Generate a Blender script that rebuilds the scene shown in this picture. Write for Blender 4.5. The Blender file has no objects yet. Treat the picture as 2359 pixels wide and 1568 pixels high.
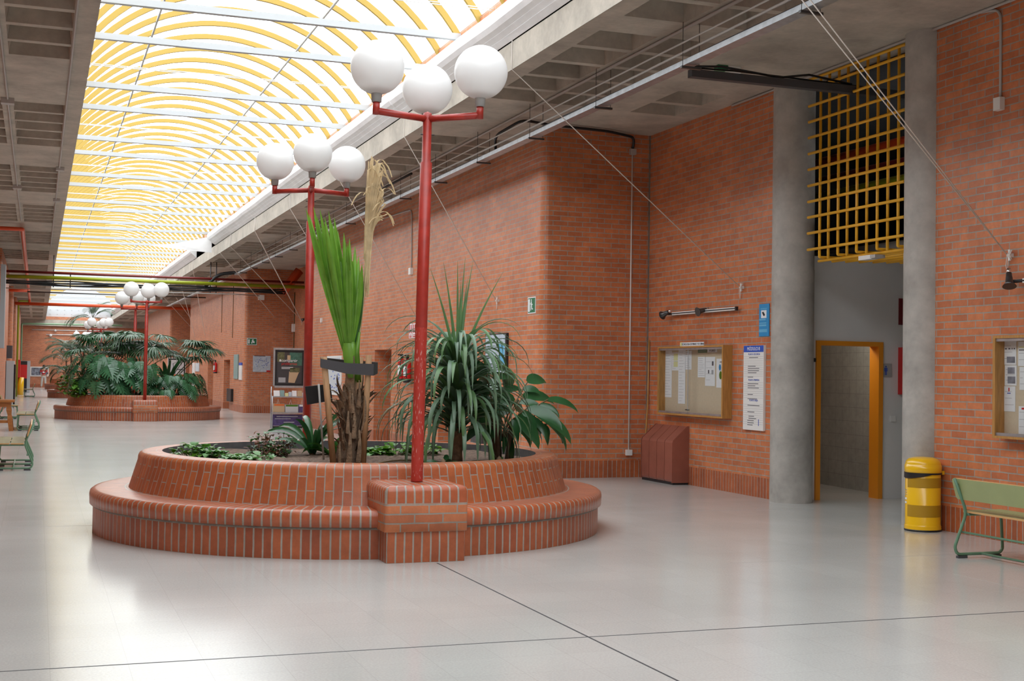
import bpy, math, random
from mathutils import Vector, Matrix
C = bpy.context.scene.collection
PI = math.pi
# ------------------------------------------------------------------ camera
W0, H0 = 2359, 1568
F, YAW, PITCH, ROLL = 3009.53, 0.348092, 0.0260804, 0.0152225
CZ = 1.6
_cy, _sy, _cp, _sp = math.cos(YAW), math.sin(YAW), math.cos(PITCH), math.sin(PITCH)
FW = Vector((_sy*_cp, _cy*_cp, _sp)); R0 = Vector((_cy, -_sy, 0)); U0 = R0.cross(FW)
RV = math.cos(ROLL)*R0 + math.sin(ROLL)*U0
UV_ = -math.sin(ROLL)*R0 + math.cos(ROLL)*U0
cd = bpy.data.cameras.new('camera'); cam = bpy.data.objects.new('camera', cd); C.objects.link(cam)
cd.sensor_fit = 'HORIZONTAL'; cd.sensor_width = 36.0; cd.lens = F/W0*36.0
cd.clip_start = .05; cd.clip_end = 500
m3 = Matrix((RV, UV_, -FW)).transposed()
cam.matrix_world = Matrix.Translation((0, 0, CZ)) @ m3.to_4x4()
bpy.context.scene.camera = cam
# ------------------------------------------------------------------ light and exposure
S = bpy.context.scene
S.view_settings.view_transform = 'Standard'; S.view_settings.look = 'None'
S.view_settings.gamma = 1; S.view_settings.exposure = 0.0; S.view_settings.use_curve_mapping = False
wd = bpy.data.worlds.new('sky'); S.world = wd; wd.use_nodes = True
bg = wd.node_tree.nodes['Background']; bg.inputs[0].default_value = (.93, .97, 1, 1); bg.inputs[1].default_value = 4.6
S.cycles.max_bounces = 12; S.cycles.diffuse_bounces = 6; S.cycles.transparent_max_bounces = 16
S.cycles.glossy_bounces = 4; S.cycles.caustics_reflective = False; S.cycles.caustics_refractive = False
S.cycles.sample_clamp_indirect = 6
FARY = 112.0
SKX0, SKX1 = .54, 5.57          # clear opening of the roof light
SKC = (SKX0+SKX1)/2
CEIL = 5.46
pl = bpy.data.lights.new('skylight_portal', 'AREA'); pl.shape = 'RECTANGLE'; pl.size = SKX1-SKX0; pl.size_y = 117
pl.cycles.is_portal = True
po = bpy.data.objects.new('skylight_portal', pl); C.objects.link(po); po.location = (SKC, 51.5, 6.75)
# ------------------------------------------------------------------ picture point -> place
def ray(x, y): return (x-W0/2)/F*RV - (y-H0/2)/F*UV_ + FW
def atz(x, y, z=0): d = ray(x, y); k = (z-CZ)/d.z; return Vector((d.x*k, d.y*k, z))
def atx(x, y, X): d = ray(x, y); k = X/d.x; return Vector((X, d.y*k, CZ+d.z*k))
def aty(x, y, Y): d = ray(x, y); k = Y/d.y; return Vector((d.x*k, Y, CZ+d.z*k))
# ------------------------------------------------------------------ materials
MT = {}
def nt(name):
    m = bpy.data.materials.new(name); m.use_nodes = True; t = m.node_tree
    MT[name] = m
    return m, t, t.nodes['Principled BSDF'], t.nodes['Material Output']
def lk(t, a, b): t.links.new(a, b)
def mat(name, col, rough=.5, metal=0, var=0.0, vscale=6.0, bump=0.0, bscale=60.0, spec=.5, trans=0.0, stretch=None, col2=None, coat=0):
    m, t, p, out = nt(name)
    p.inputs['Base Color'].default_value = (*col, 1); p.inputs['Roughness'].default_value = rough
    p.inputs['Metallic'].default_value = metal; p.inputs['Specular IOR Level'].default_value = spec
    if coat: p.inputs['Coat Weight'].default_value = coat
    if var or bump:
        tc = t.nodes.new('ShaderNodeTexCoord'); mp = t.nodes.new('ShaderNodeMapping')
        if stretch: mp.inputs['Scale'].default_value = stretch
        lk(t, tc.outputs['Object'], mp.inputs['Vector'])
    if var:
        n = t.nodes.new('ShaderNodeTexNoise'); n.inputs['Scale'].default_value = vscale; n.inputs['Detail'].default_value = 6
        lk(t, mp.outputs[0], n.inputs['Vector'])
        r = t.nodes.new('ShaderNodeMapRange'); r.inputs['From Min'].default_value = .32; r.inputs['From Max'].default_value = .68
        lk(t, n.outputs['Fac'], r.inputs['Value'])
        mx = t.nodes.new('ShaderNodeMix'); mx.data_type = 'RGBA'
        c2 = col2 or tuple(c*(1-var) for c in col)
        mx.inputs[6].default_value = (*col, 1); mx.inputs[7].default_value = (*c2, 1)
        lk(t, r.outputs[0], mx.inputs[0]); lk(t, mx.outputs[2], p.inputs['Base Color'])
    if bump:
        n2 = t.nodes.new('ShaderNodeTexNoise'); n2.inputs['Scale'].default_value = bscale
        lk(t, mp.outputs[0], n2.inputs['Vector'])
        b = t.nodes.new('ShaderNodeBump'); b.inputs['Strength'].default_value = bump; b.inputs['Distance'].default_value = .01
        lk(t, n2.outputs['Fac'], b.inputs['Height']); lk(t, b.outputs[0], p.inputs['Normal'])
    if trans:
        tr = t.nodes.new('ShaderNodeBsdfTranslucent'); tr.inputs[0].default_value = (*col, 1)
        ms = t.nodes.new('ShaderNodeMixShader'); ms.inputs[0].default_value = trans
        lk(t, p.outputs[0], ms.inputs[1]); lk(t, tr.outputs[0], ms.inputs[2]); lk(t, ms.outputs[0], out.inputs['Surface'])
    return m
def brickmat(name, bw, rh, off, swap=False, c1=(.60, .200, .080), c2=(.46, .138, .058), mort=(.34, .305, .26), ms=.0068, rough=.40):
    m, t, p, out = nt(name)
    tc = t.nodes.new('ShaderNodeTexCoord'); mp = t.nodes.new('ShaderNodeMapping')
    lk(t, tc.outputs['UV'], mp.inputs['Vector'])
    if swap: mp.inputs['Rotation'].default_value = (0, 0, PI/2)
    b = t.nodes.new('ShaderNodeTexBrick'); b.offset = off; b.squash = 1
    b.inputs['Scale'].default_value = 1; b.inputs['Mortar Size'].default_value = ms; b.inputs['Mortar Smooth'].default_value = .15
    b.inputs['Brick Width'].default_value = bw; b.inputs['Row Height'].default_value = rh; b.inputs['Bias'].default_value = -.15
    b.inputs['Color1'].default_value = (*c1, 1); b.inputs['Color2'].default_value = (*c2, 1); b.inputs['Mortar'].default_value = (*mort, 1)
    # slight waviness of the joints
    wn = t.nodes.new('ShaderNodeTexNoise'); wn.inputs['Scale'].default_value = 5; lk(t, mp.outputs[0], wn.inputs['Vector'])
    vm = t.nodes.new('ShaderNodeVectorMath'); vm.operation = 'MULTIPLY_ADD'
    vm.inputs[1].default_value = (.009, .009, 0)
    lk(t, wn.outputs['Color'], vm.inputs[0]); lk(t, mp.outputs[0], vm.inputs[2]); lk(t, vm.outputs[0], b.inputs['Vector'])
    n = t.nodes.new('ShaderNodeTexNoise'); n.inputs['Scale'].default_value = 1.1; n.inputs['Detail'].default_value = 8; n.inputs['Roughness'].default_value = .7
    lk(t, tc.outputs['Object'], n.inputs['Vector'])
    r = t.nodes.new('ShaderNodeMapRange'); r.inputs['From Min'].default_value = .3; r.inputs['From Max'].default_value = .7
    r.inputs['To Min'].default_value = .80; r.inputs['To Max'].default_value = 1.15
    lk(t, n.outputs['Fac'], r.inputs['Value'])
    nb = t.nodes.new('ShaderNodeTexNoise'); nb.inputs['Scale'].default_value = 11; nb.inputs['Detail'].default_value = 7; nb.inputs['Roughness'].default_value = .7
    lk(t, tc.outputs['Object'], nb.inputs['Vector'])
    rb = t.nodes.new('ShaderNodeMapRange'); rb.inputs['From Min'].default_value = .3; rb.inputs['From Max'].default_value = .7
    rb.inputs['To Min'].default_value = .84; rb.inputs['To Max'].default_value = 1.12; lk(t, nb.outputs['Fac'], rb.inputs['Value'])
    rm = t.nodes.new('ShaderNodeMath'); rm.operation = 'MULTIPLY'; lk(t, r.outputs[0], rm.inputs[0]); lk(t, rb.outputs[0], rm.inputs[1])
    mx = t.nodes.new('ShaderNodeVectorMath'); mx.operation = 'SCALE'
    lk(t, b.outputs['Color'], mx.inputs[0]); lk(t, rm.outputs[0], mx.inputs['Scale']); lk(t, mx.outputs[0], p.inputs['Base Color'])
    n2 = t.nodes.new('ShaderNodeTexNoise'); n2.inputs['Scale'].default_value = 90; lk(t, tc.outputs['Object'], n2.inputs['Vector'])
    mh = t.nodes.new('ShaderNodeMath'); mh.operation = 'MULTIPLY_ADD'; mh.inputs[1].default_value = -.9
    lk(t, b.outputs['Fac'], mh.inputs[0]); 
    m4 = t.nodes.new('ShaderNodeMath'); m4.operation = 'MULTIPLY'; m4.inputs[1].default_value = .22; lk(t, n2.outputs['Fac'], m4.inputs[0])
    lk(t, m4.outputs[0], mh.inputs[2])
    bp = t.nodes.new('ShaderNodeBump'); bp.inputs['Strength'].default_value = .5; bp.inputs['Distance'].default_value = .006
    lk(t, mh.outputs[0], bp.inputs['Height']); lk(t, bp.outputs[0], p.inputs['Normal'])
    p.inputs['Roughness'].default_value = rough
    return m
brickmat('brick_wall', .25, .0772, .5)
brickmat('brick_soldier', .0772, .30, 0, c1=(.44, .120, .042), c2=(.32, .085, .034), ms=.006)
brickmat('brick_soldier_wide', .0772, .30, 0, ms=.0080, c1=(.40, .108, .040), c2=(.29, .072, .031))
brickmat('brick_upright', .26, .0772, .5, swap=True, c1=(.46, .136, .047), c2=(.34, .088, .034), ms=.0055)
brickmat('brick_nosing', .0772, .5, 0, c1=(.43, .115, .045), c2=(.36, .088, .038), ms=.0085, rough=.34)
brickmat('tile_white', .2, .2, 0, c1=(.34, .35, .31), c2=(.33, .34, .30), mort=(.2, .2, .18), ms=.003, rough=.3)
def concrete(name, col, board=True):
    m, t, p, out = nt(name)
    tc = t.nodes.new('ShaderNodeTexCoord'); mp = t.nodes.new('ShaderNodeMapping'); lk(t, tc.outputs['Object'], mp.inputs['Vector'])
    n = t.nodes.new('ShaderNodeTexNoise'); n.inputs['Scale'].default_value = 1.6; n.inputs['Detail'].default_value = 9; n.inputs['Roughness'].default_value = .65
    lk(t, mp.outputs[0], n.inputs['Vector'])
    r = t.nodes.new('ShaderNodeMapRange'); r.inputs['From Min'].default_value = .3; r.inputs['From Max'].default_value = .7
    r.inputs['To Min'].default_value = .68; r.inputs['To Max'].default_value = 1.15; lk(t, n.outputs['Fac'], r.inputs['Value'])
    n3 = t.nodes.new('ShaderNodeTexNoise'); n3.inputs['Scale'].default_value = 14; n3.inputs['Detail'].default_value = 5
    lk(t, mp.outputs[0], n3.inputs['Vector'])
    r3 = t.nodes.new('ShaderNodeMapRange'); r3.inputs['To Min'].default_value = .85; r3.inputs['To Max'].default_value = 1.12; lk(t, n3.outputs['Fac'], r3.inputs['Value'])
    mm = t.nodes.new('ShaderNodeMath'); mm.operation = 'MULTIPLY'; lk(t, r.outputs[0], mm.inputs[0]); lk(t, r3.outputs[0], mm.inputs[1])
    mx = t.nodes.new('ShaderNodeVectorMath'); mx.operation = 'SCALE'; mx.inputs[0].default_value = col
    lk(t, mm.outputs[0], mx.inputs['Scale']); lk(t, mx.outputs[0], p.inputs['Base Color'])
    b = t.nodes.new('ShaderNodeBump'); b.inputs['Strength'].default_value = .35; b.inputs['Distance'].default_value = .01
    lk(t, n3.outputs['Fac'], b.inputs['Height']); lk(t, b.outputs[0], p.inputs['Normal'])
    p.inputs['Roughness'].default_value = .75
    return m
concrete('concrete', (.45, .405, .34))
concrete('concrete_column', (.43, .41, .375))
concrete('void_shade_concrete', (.03, .03, .03))  # concrete coloured near black, standing in for the void's lack of light
# floor
m, t, p, out = nt('terrazzo')
tc = t.nodes.new('ShaderNodeTexCoord')
n1 = t.nodes.new('ShaderNodeTexNoise'); n1.inputs['Scale'].default_value = .55; n1.inputs['Detail'].default_value = 6; lk(t, tc.outputs['Object'], n1.inputs['Vector'])
n2 = t.nodes.new('ShaderNodeTexNoise'); n2.inputs['Scale'].default_value = 70; n2.inputs['Detail'].default_value = 3; lk(t, tc.outputs['Object'], n2.inputs['Vector'])
bk = t.nodes.new('ShaderNodeTexBrick'); bk.offset = 0
for k, v in (('Scale', 1), ('Mortar Size', .0022), ('Mortar Smooth', .4), ('Brick Width', .4), ('Row Height', .4), ('Bias', 0)): bk.inputs[k].default_value = v
bk.inputs['Color1'].default_value = (.53, .53, .505, 1); bk.inputs['Color2'].default_value = (.51, .51, .485, 1); bk.inputs['Mortar'].default_value = (.455, .455, .43, 1)
lk(t, tc.outputs['Object'], bk.inputs['Vector'])
r1 = t.nodes.new('ShaderNodeMapRange'); r1.inputs['From Min'].default_value = .3; r1.inputs['From Max'].default_value = .7; r1.inputs['To Min'].default_value = .9; r1.inputs['To Max'].default_value = 1.06; lk(t, n1.outputs['Fac'], r1.inputs['Value'])
r2 = t.nodes.new('ShaderNodeMapRange'); r2.inputs['From Min'].default_value = .35; r2.inputs['From Max'].default_value = .65; r2.inputs['To Min'].default_value = .94; r2.inputs['To Max'].default_value = 1.05; lk(t, n2.outputs['Fac'], r2.inputs['Value'])
mm = t.nodes.new('ShaderNodeMath'); mm.operation = 'MULTIPLY'; lk(t, r1.outputs[0], mm.inputs[0]); lk(t, r2.outputs[0], mm.inputs[1])
mx = t.nodes.new('ShaderNodeVectorMath'); mx.operation = 'SCALE'; lk(t, bk.outputs['Color'], mx.inputs[0]); lk(t, mm.outputs[0], mx.inputs['Scale'])
lk(t, mx.outputs[0], p.inputs['Base Color'])
n5 = t.nodes.new('ShaderNodeTexNoise'); n5.inputs['Scale'].default_value = 2.2; lk(t, tc.outputs['Object'], n5.inputs['Vector'])
b5 = t.nodes.new('ShaderNodeBump'); b5.inputs['Strength'].default_value = .06; b5.inputs['Distance'].default_value = .004; lk(t, n5.outputs['Fac'], b5.inputs['Height']); lk(t, b5.outputs[0], p.inputs['Normal'])
p.inputs['Roughness'].default_value = .17; p.inputs['Specular IOR Level'].default_value = .55
# glass vault
m, t, p, out = nt('vault_glass')
tb = t.nodes.new('ShaderNodeBsdfTransparent'); tb.inputs[0].default_value = (.97, .985, 1, 1)
gb = t.nodes.new('ShaderNodeBsdfGlossy'); gb.inputs['Roughness'].default_value = .1
ms_ = t.nodes.new('ShaderNodeMixShader'); ms_.inputs[0].default_value = .05
lk(t, tb.outputs[0], ms_.inputs[1]); lk(t, gb.outputs[0], ms_.inputs[2]); lk(t, ms_.outputs[0], out.inputs['Surface'])
m, t, p, out = nt('pane_glass')
tb = t.nodes.new('ShaderNodeBsdfTransparent'); tb.inputs[0].default_value = (.96, .97, .97, 1)
gb = t.nodes.new('ShaderNodeBsdfGlossy'); gb.inputs['Roughness'].default_value = .05
ms_ = t.nodes.new('ShaderNodeMixShader'); ms_.inputs[0].default_value = .035
lk(t, tb.outputs[0], ms_.inputs[1]); lk(t, gb.outputs[0], ms_.inputs[2]); lk(t, ms_.outputs[0], out.inputs['Surface'])
mat('rib_yellow', (.40, .275, .065), .5, spec=.2)
mat('beam_white', (.47, .49, .50), .5, spec=.2)
mat('white_sheet', (.82, .82, .82), .35, var=.12, vscale=3)
mat('globe', (.88, .88, .87), .25, trans=.35)
mat('lamp_red', (.40, .034, .022), .38, var=.25, vscale=14)
mat('worn_red', (.40, .034, .022), .42, var=1, vscale=26, stretch=(4, 4, .6), col2=(.60, .38, .35))
for _n in MT['worn_red'].node_tree.nodes:
    if _n.type == 'MAP_RANGE': _n.inputs['From Min'].default_value = .61; _n.inputs['From Max'].default_value = .68
mat('grey_plastic', (.36, .37, .36), .5)
mat('mortar', (.24, .21, .18), .85, var=.3, vscale=12)
mat('galv', (.52, .55, .58), .35, metal=.75, var=.25, vscale=9)
mat('conduit_grey', (.42, .40, .38), .5)
mat('dark_grey', (.05, .05, .055), .5)
mat('black', (.012, .012, .014), .45)
mat('black_gloss', (.01, .01, .012), .15)
mat('white_paint', (.72, .72, .71), .7, var=.06, vscale=2)
mat('white_plastic', (.75, .75, .73), .4)
mat('orange_frame', (.72, .26, .012), .4)
mat('grille_yellow', (.80, .42, .02), .38)
mat('bin_yellow', (.85, .50, .008), .28, coat=.4)
mat('bin_band', (.42, .24, .01), .4)
mat('wood_orange', (.52, .26, .07), .4, var=.3, vscale=5, stretch=(8, 8, 1))
mat('wood_stake', (.44, .25, .12), .7, var=.35, vscale=6, stretch=(9, 9, 1), bump=.3)
mat('wood_table', (.42, .15, .03), .4, var=.3, vscale=4, stretch=(1, 6, 6))
mat('cork', (.60, .50, .36), .8, var=.08, vscale=30)
mat('paper', (.76, .78, .80), .8)
mat('paper_grey', (.5, .52, .54), .8)
mat('paper_yellow', (.66, .66, .34), .8)
mat('ink', (.10, .10, .12), .7)
mat('ink_grey', (.35, .36, .38), .7)
mat('ink_blue', (.05, .10, .42), .6)
mat('sign_blue', (.02, .09, .48), .4)
mat('cyan', (.02, .26, .56), .4)
mat('cyan_light', (.12, .42, .66), .4)
mat('green_sign', (.01, .15, .06), .4)
mat('green_card', (.10, .20, .12), .6)
mat('red_sign', (.50, .015, .015), .4)
mat('dark_red', (.16, .012, .018), .4)
mat('ext_red', (.62, .016, .018), .25)
mat('heater_red', (.30, .10, .068), .32, var=.2, vscale=5)
mat('bench_green', (.115, .235, .145), .35, var=.15, vscale=12)
mat('laminate', (.33, .38, .17), .38, var=.08, vscale=5)
mat('laminate_worn', (.38, .34, .19), .45, var=.4, vscale=9)
mat('ply', (.66, .38, .16), .5, var=.2, vscale=8, stretch=(1, 1, 12))
mat('rubber', (.055, .055, .06), .65)
mat('rope', (.66, .61, .56), .8)
mat('pipe_red', (.62, .075, .018), .35)
mat('pipe_dark_red', (.17, .018, .02), .35)
mat('pipe_green', (.30, .36, .015), .35)
mat('pipe_sea', (.20, .34, .20), .4)
mat('soil', (.20, .13, .092), .95, var=.6, vscale=26, bump=1.0, bscale=50)
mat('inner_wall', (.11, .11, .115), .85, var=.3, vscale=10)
mat('leaf_palm', (.20, .42, .05), .38, trans=.3, var=.35, vscale=8)
mat('leaf_dry', (.72, .56, .32), .7, trans=.2, var=.35, vscale=12)
mat('leaf_blue', (.16, .27, .17), .38, trans=.18, var=.35, vscale=6)
mat('leaf_strap', (.13, .26, .10), .38, trans=.2, var=.4, vscale=5)
mat('leaf_dark', (.030, .11, .035), .28, trans=.12, var=.3, vscale=6)
mat('leaf_mid', (.045, .17, .030), .35, trans=.22, var=.35, vscale=6)
mat('leaf_ivy', (.15, .36, .10), .4, trans=.25, var=.5, vscale=14)
mat('leaf_bright', (.12, .30, .025), .4, trans=.3, var=.3, vscale=6)
mat('leaf_monstera', (.055, .17, .075), .2, trans=.12, var=.4, vscale=4)
mat('leaf_frond', (.085, .16, .08), .36, trans=.2, var=.45, vscale=5)
mat('leaf_begonia', (.15, .11, .06), .5, trans=.15, var=1, vscale=16, col2=(.30, .06, .03))
mat('bark', (.16, .10, .06), .9, var=.5, vscale=24, bump=1.0, bscale=70, stretch=(1, 1, .3))
mat('bark_light', (.30, .20, .12), .85, var=.5, vscale=18, bump=.8, bscale=60)
mat('stem_brown', (.13, .085, .035), .7)
mat('metal_dark', (.10, .10, .10), .35, metal=.8)
mat('chrome', (.72, .72, .72), .2, metal=1)
mat('skin', (.45, .26, .18), .6)
mat('hair', (.02, .015, .012), .7)
mat('shirt_red', (.55, .02, .03), .7)
mat('shirt_navy', (.02, .025, .08), .7)
mat('trousers', (.55, .55, .52), .7)
mat('poster_dark', (.045, .045, .05), .35)
mat('poster_green', (.07, .20, .15), .4, var=.5, vscale=10)
mat('poster_teal', (.22, .34, .33), .4)
mat('poster_olive', (.16, .16, .07), .5, var=.6, vscale=20)
mat('poster_tan', (.50, .36, .22), .5)
mat('poster_orange', (.62, .14, .03), .5)
mat('poster_photo', (.30, .33, .40), .5, var=.8, vscale=7, col2=(.07, .08, .10))
mat('purple', (.10, .07, .22), .4, var=.5, vscale=14)
mat('map_blue', (.50, .58, .66), .6, var=.25, vscale=12)
mat('machine_grey', (.38, .42, .44), .4)
# ------------------------------------------------------------------ mesh builder
ORG = {}
class MB:
    def __init__(s): s.v = []; s.f = []; s.uv = []; s.m = []; s.sm = []
    def face(s, idx, uv=None, m=0, sm=False): s.f.append(tuple(idx)); s.uv.append(uv); s.m.append(m); s.sm.append(sm)
    def add(s, pts): k = len(s.v); s.v += [Vector(p) for p in pts]; return k
    def poly(s, pts, m=0, uv=None, sm=False): k = s.add(pts); s.face(range(k, k+len(pts)), uv, m, sm)
    def box(s, x0, x1, y0, y1, z0, z1, m=0, M=None):
        p = [(x, y, z) for z in (z0, z1) for y in (y0, y1) for x in (x0, x1)]
        if M is not None: p = [M @ Vector(q) for q in p]
        k = s.add(p)
        for q in ((0, 2, 3, 1), (4, 5, 7, 6), (0, 1, 5, 4), (2, 6, 7, 3), (0, 4, 6, 2), (1, 3, 7, 5)): s.face([k+i for i in q], None, m)
    def rings(s, rs, closed=True, cap=(False, False), m=0, sm=True, uvs=None):
        ks = [s.add(r) for r in rs]; n = len(rs[0])
        for i in range(len(rs)-1):
            for j in range(n if closed else n-1):
                j2 = (j+1) % n
                uv = None
                if uvs: uv = [(uvs[0][j], uvs[1][i]), (uvs[0][j+1], uvs[1][i]), (uvs[0][j+1], uvs[1][i+1]), (uvs[0][j], uvs[1][i+1])]
                s.face((ks[i]+j, ks[i]+j2, ks[i+1]+j2, ks[i+1]+j), uv, m, sm)
        if cap[0]: s.face([ks[0]+j for j in range(n)][::-1], None, m)
        if cap[1]: s.face([ks[-1]+j for j in range(n)], None, m)
    def tube(s, pts, r, n=8, m=0, cap=True, closed=False):
        pts = [Vector(p) for p in pts]; rs = []
        up = None
        for i, p in enumerate(pts):
            a = pts[max(i-1, 0)]; b = pts[min(i+1, len(pts)-1)]; d = (b-a).normalized()
            if up is None:
                up = Vector((0, 0, 1)) if abs(d.z) < .9 else Vector((1, 0, 0))
            x = d.cross(up).normalized(); up = x.cross(d).normalized()
            rr = r[i] if isinstance(r, (list, tuple)) else r
            rs.append([p + x*math.cos(2*PI*j/n)*rr + up*math.sin(2*PI*j/n)*rr for j in range(n)])
        s.rings(rs, True, (cap, cap), m)
    def lathe(s, prof, c=(0, 0, 0), n=32, m=0, a0=0, uvk=None, v0=0.0, sm=True, cap=(False, False)):
        rs = []; us = [0.0]; vs = [v0]
        for i, (r, z) in enumerate(prof):
            rs.append([(c[0]+r*math.cos(a0+2*PI*j/n), c[1]+r*math.sin(a0+2*PI*j/n), c[2]+z) for j in range(n)])
            if i: vs.append(vs[-1]+math.hypot(r-prof[i-1][0], z-prof[i-1][1]))
        uvs = None
        if uvk: uvs = ([uvk*j/n for j in range(n+1)], vs)
        s.rings(rs, True, cap, m, sm, uvs)
    def ball(s, c, r, n=24, k=14, m=0, sz=1):
        s.lathe([(max(1e-4, r*math.sin(PI*i/k)), -r*sz*math.cos(PI*i/k)) for i in range(k+1)], c, n, m)
    def prism(s, pts, z0, z1, m=0, top=True, u0=0.0, mt=None):
        n = len(pts); k = s.add([(x, y, z0) for x, y in pts]+[(x, y, z1) for x, y in pts]); u = u0
        for i in range(n):
            j = (i+1) % n; L = math.hypot(pts[j][0]-pts[i][0], pts[j][1]-pts[i][1])
            s.face((k+i, k+j, k+n+j, k+n+i), [(u, z0), (u+L, z0), (u+L, z1), (u, z1)], m); u += L
        if top: s.face([k+n+i for i in range(n)], None, m if mt is None else mt); s.face([k+i for i in range(n)][::-1], None, m if mt is None else mt)
    def build(s, name, mats, parent=None, origin=None, doubles=False):
        if not isinstance(mats, (list, tuple)): mats = [mats]
        if parent is not None: org = ORG[parent.name]
        elif origin is not None: org = Vector(origin)
        else:
            xs = [v.x for v in s.v]; ys = [v.y for v in s.v]; zs = [v.z for v in s.v]
            org = Vector(((min(xs)+max(xs))/2, (min(ys)+max(ys))/2, min(zs)))
        me = bpy.data.meshes.new(name)
        me.from_pydata([v-org for v in s.v], [], s.f)
        ul = me.uv_layers.new(name='UVMap'); li = 0; dat = []
        for fi, f in enumerate(s.f):
            uv = s.uv[fi]
            if uv is None:
                a, b, c = s.v[f[0]], s.v[f[1]], s.v[f[2]]
                nn = (b-a).cross(c-a) if len(f) < 4 else (c-a).cross(s.v[f[3]]-b)
                ax, ay, az = abs(nn.x), abs(nn.y), abs(nn.z)
                if az >= ax and az >= ay: uv = [(s.v[i].x, s.v[i].y) for i in f]
                elif ax >= ay: uv = [(s.v[i].y, s.v[i].z) for i in f]
                else: uv = [(s.v[i].x, s.v[i].z) for i in f]
            for q in uv: dat += [q[0], q[1]]
        ul.data.foreach_set('uv', dat)
        me.polygons.foreach_set('material_index', s.m); me.polygons.foreach_set('use_smooth', s.sm)
        for q in mats: me.materials.append(MT[q])
        me.update()
        o = bpy.data.objects.new(name, me); C.objects.link(o)
        if parent is not None:
            o.parent = parent; ORG[o.name] = org
        else:
            o.location = org; ORG[o.name] = org
        return o
def tag(o, label, cat, group=None, kind=None):
    o['label'] = label
    if cat: o['category'] = cat
    if group: o['group'] = group
    if kind: o['kind'] = kind
    return o
def thing(name, label, cat, loc, group=None, rz=0):
    o = bpy.data.objects.new(name, None); C.objects.link(o); o.location = loc; o.empty_display_size = .1
    ORG[o.name] = Vector(loc)
    return tag(o, label, cat, group)
def struct(mb, name, mats, label=None, parent=None):
    o = mb.build(name, mats, parent)
    if parent is None:
        o['kind'] = 'structure'; o['label'] = label; o['category'] = name.split('_')[0]
    return o
def dup(root, loc, rz=0, label=None, group=None):
    r = root.copy(); C.objects.link(r); r.location = loc; r.rotation_euler = (0, 0, rz)
    if label: r['label'] = label
    if group: r['group'] = group
    for ch in list(root.children):
        c = ch.copy(); C.objects.link(c); c.parent = r
        for g in list(ch.children):
            d = g.copy(); C.objects.link(d); d.parent = c
    return r
def bez(p0, p1, p2, n=8):
    p0, p1, p2 = Vector(p0), Vector(p1), Vector(p2)
    return [(1-t)**2*p0+2*t*(1-t)*p1+t*t*p2 for t in [i/n for i in range(n+1)]]
def text(s, size, loc, wall, material, parent, name='lettering', ext=.001, align='CENTER'):
    cu = bpy.data.curves.new('tmp', 'FONT'); cu.body = s; cu.size = size; cu.extrude = ext; cu.align_x = align; cu.align_y = 'CENTER'
    ob = bpy.data.objects.new('tmp', cu); C.objects.link(ob)
    dg = bpy.context.evaluated_depsgraph_get(); me = bpy.data.meshes.new_from_object(ob.evaluated_get(dg))
    C.objects.unlink(ob); bpy.data.objects.remove(ob)
    if wall == 'x': M = Matrix(((0, 0, -1), (-1, 0, 0), (0, 1, 0)))       # on a wall faced by looking towards +X
    elif wall == 'y': M = Matrix(((1, 0, 0), (0, 0, -1), (0, 1, 0)))      # faced by looking towards +Y
    else: M = wall
    org = ORG[parent.name]
    for v in me.vertices: v.co = (M @ v.co)+Vector(loc)-org
    me.materials.clear(); me.materials.append(MT[material]); me.name = name
    o = bpy.data.objects.new(name, me); C.objects.link(o); o.parent = parent; ORG[o.name] = org
    return o
exec_parts = []
# ================================================================== THE SETTING
RW, WW, LW, LR = 9.16, 7.33, -1.16, -3.0       # right wall planes (far, near), left wall planes (near, far)
MOD = [(18.88, 38.1), (49.8, 68.8), (79.6, 98.6)]
LMOD = [(45.5, 57.1), (66.7, 68.6), (77.0, 86.0), (91, 97)]
b = MB(); b.poly([(-6, -14, 0), (15, -14, 0), (15, FARY+4, 0), (-6, FARY+4, 0)]); b.box(-6, 15, -14, FARY+4, -.2, -.01)
struct(b, 'floor', 'terrazzo', 'polished cream terrazzo floor of the hall')
# expansion joints
for a in ((3.21, 3.218, -5, 10.62, 'dark expansion joint running along the hall to the near planter'),):
    b = MB(); b.box(a[0]-.004, a[1], a[2], a[3], 0, .0015); struct(b, 'trim_1', 'dark_grey', a[4])
b = MB(); b.box(-6, 9.1, 7.395, 7.405, 0, .0015); struct(b, 'trim_2', 'dark_grey', 'dark expansion joint crossing the floor in the foreground')
b = MB(); b.box(5.6, 9.1, 9.999, 10.001, 0, .001); b.box(-6, 9.1, 13.998, 14.002, 0, .001); b.box(7.2, 7.203, -5, 9, 0, .001)
struct(b, 'trim_3', 'conduit_grey', 'faint joints between floor bays')
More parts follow.
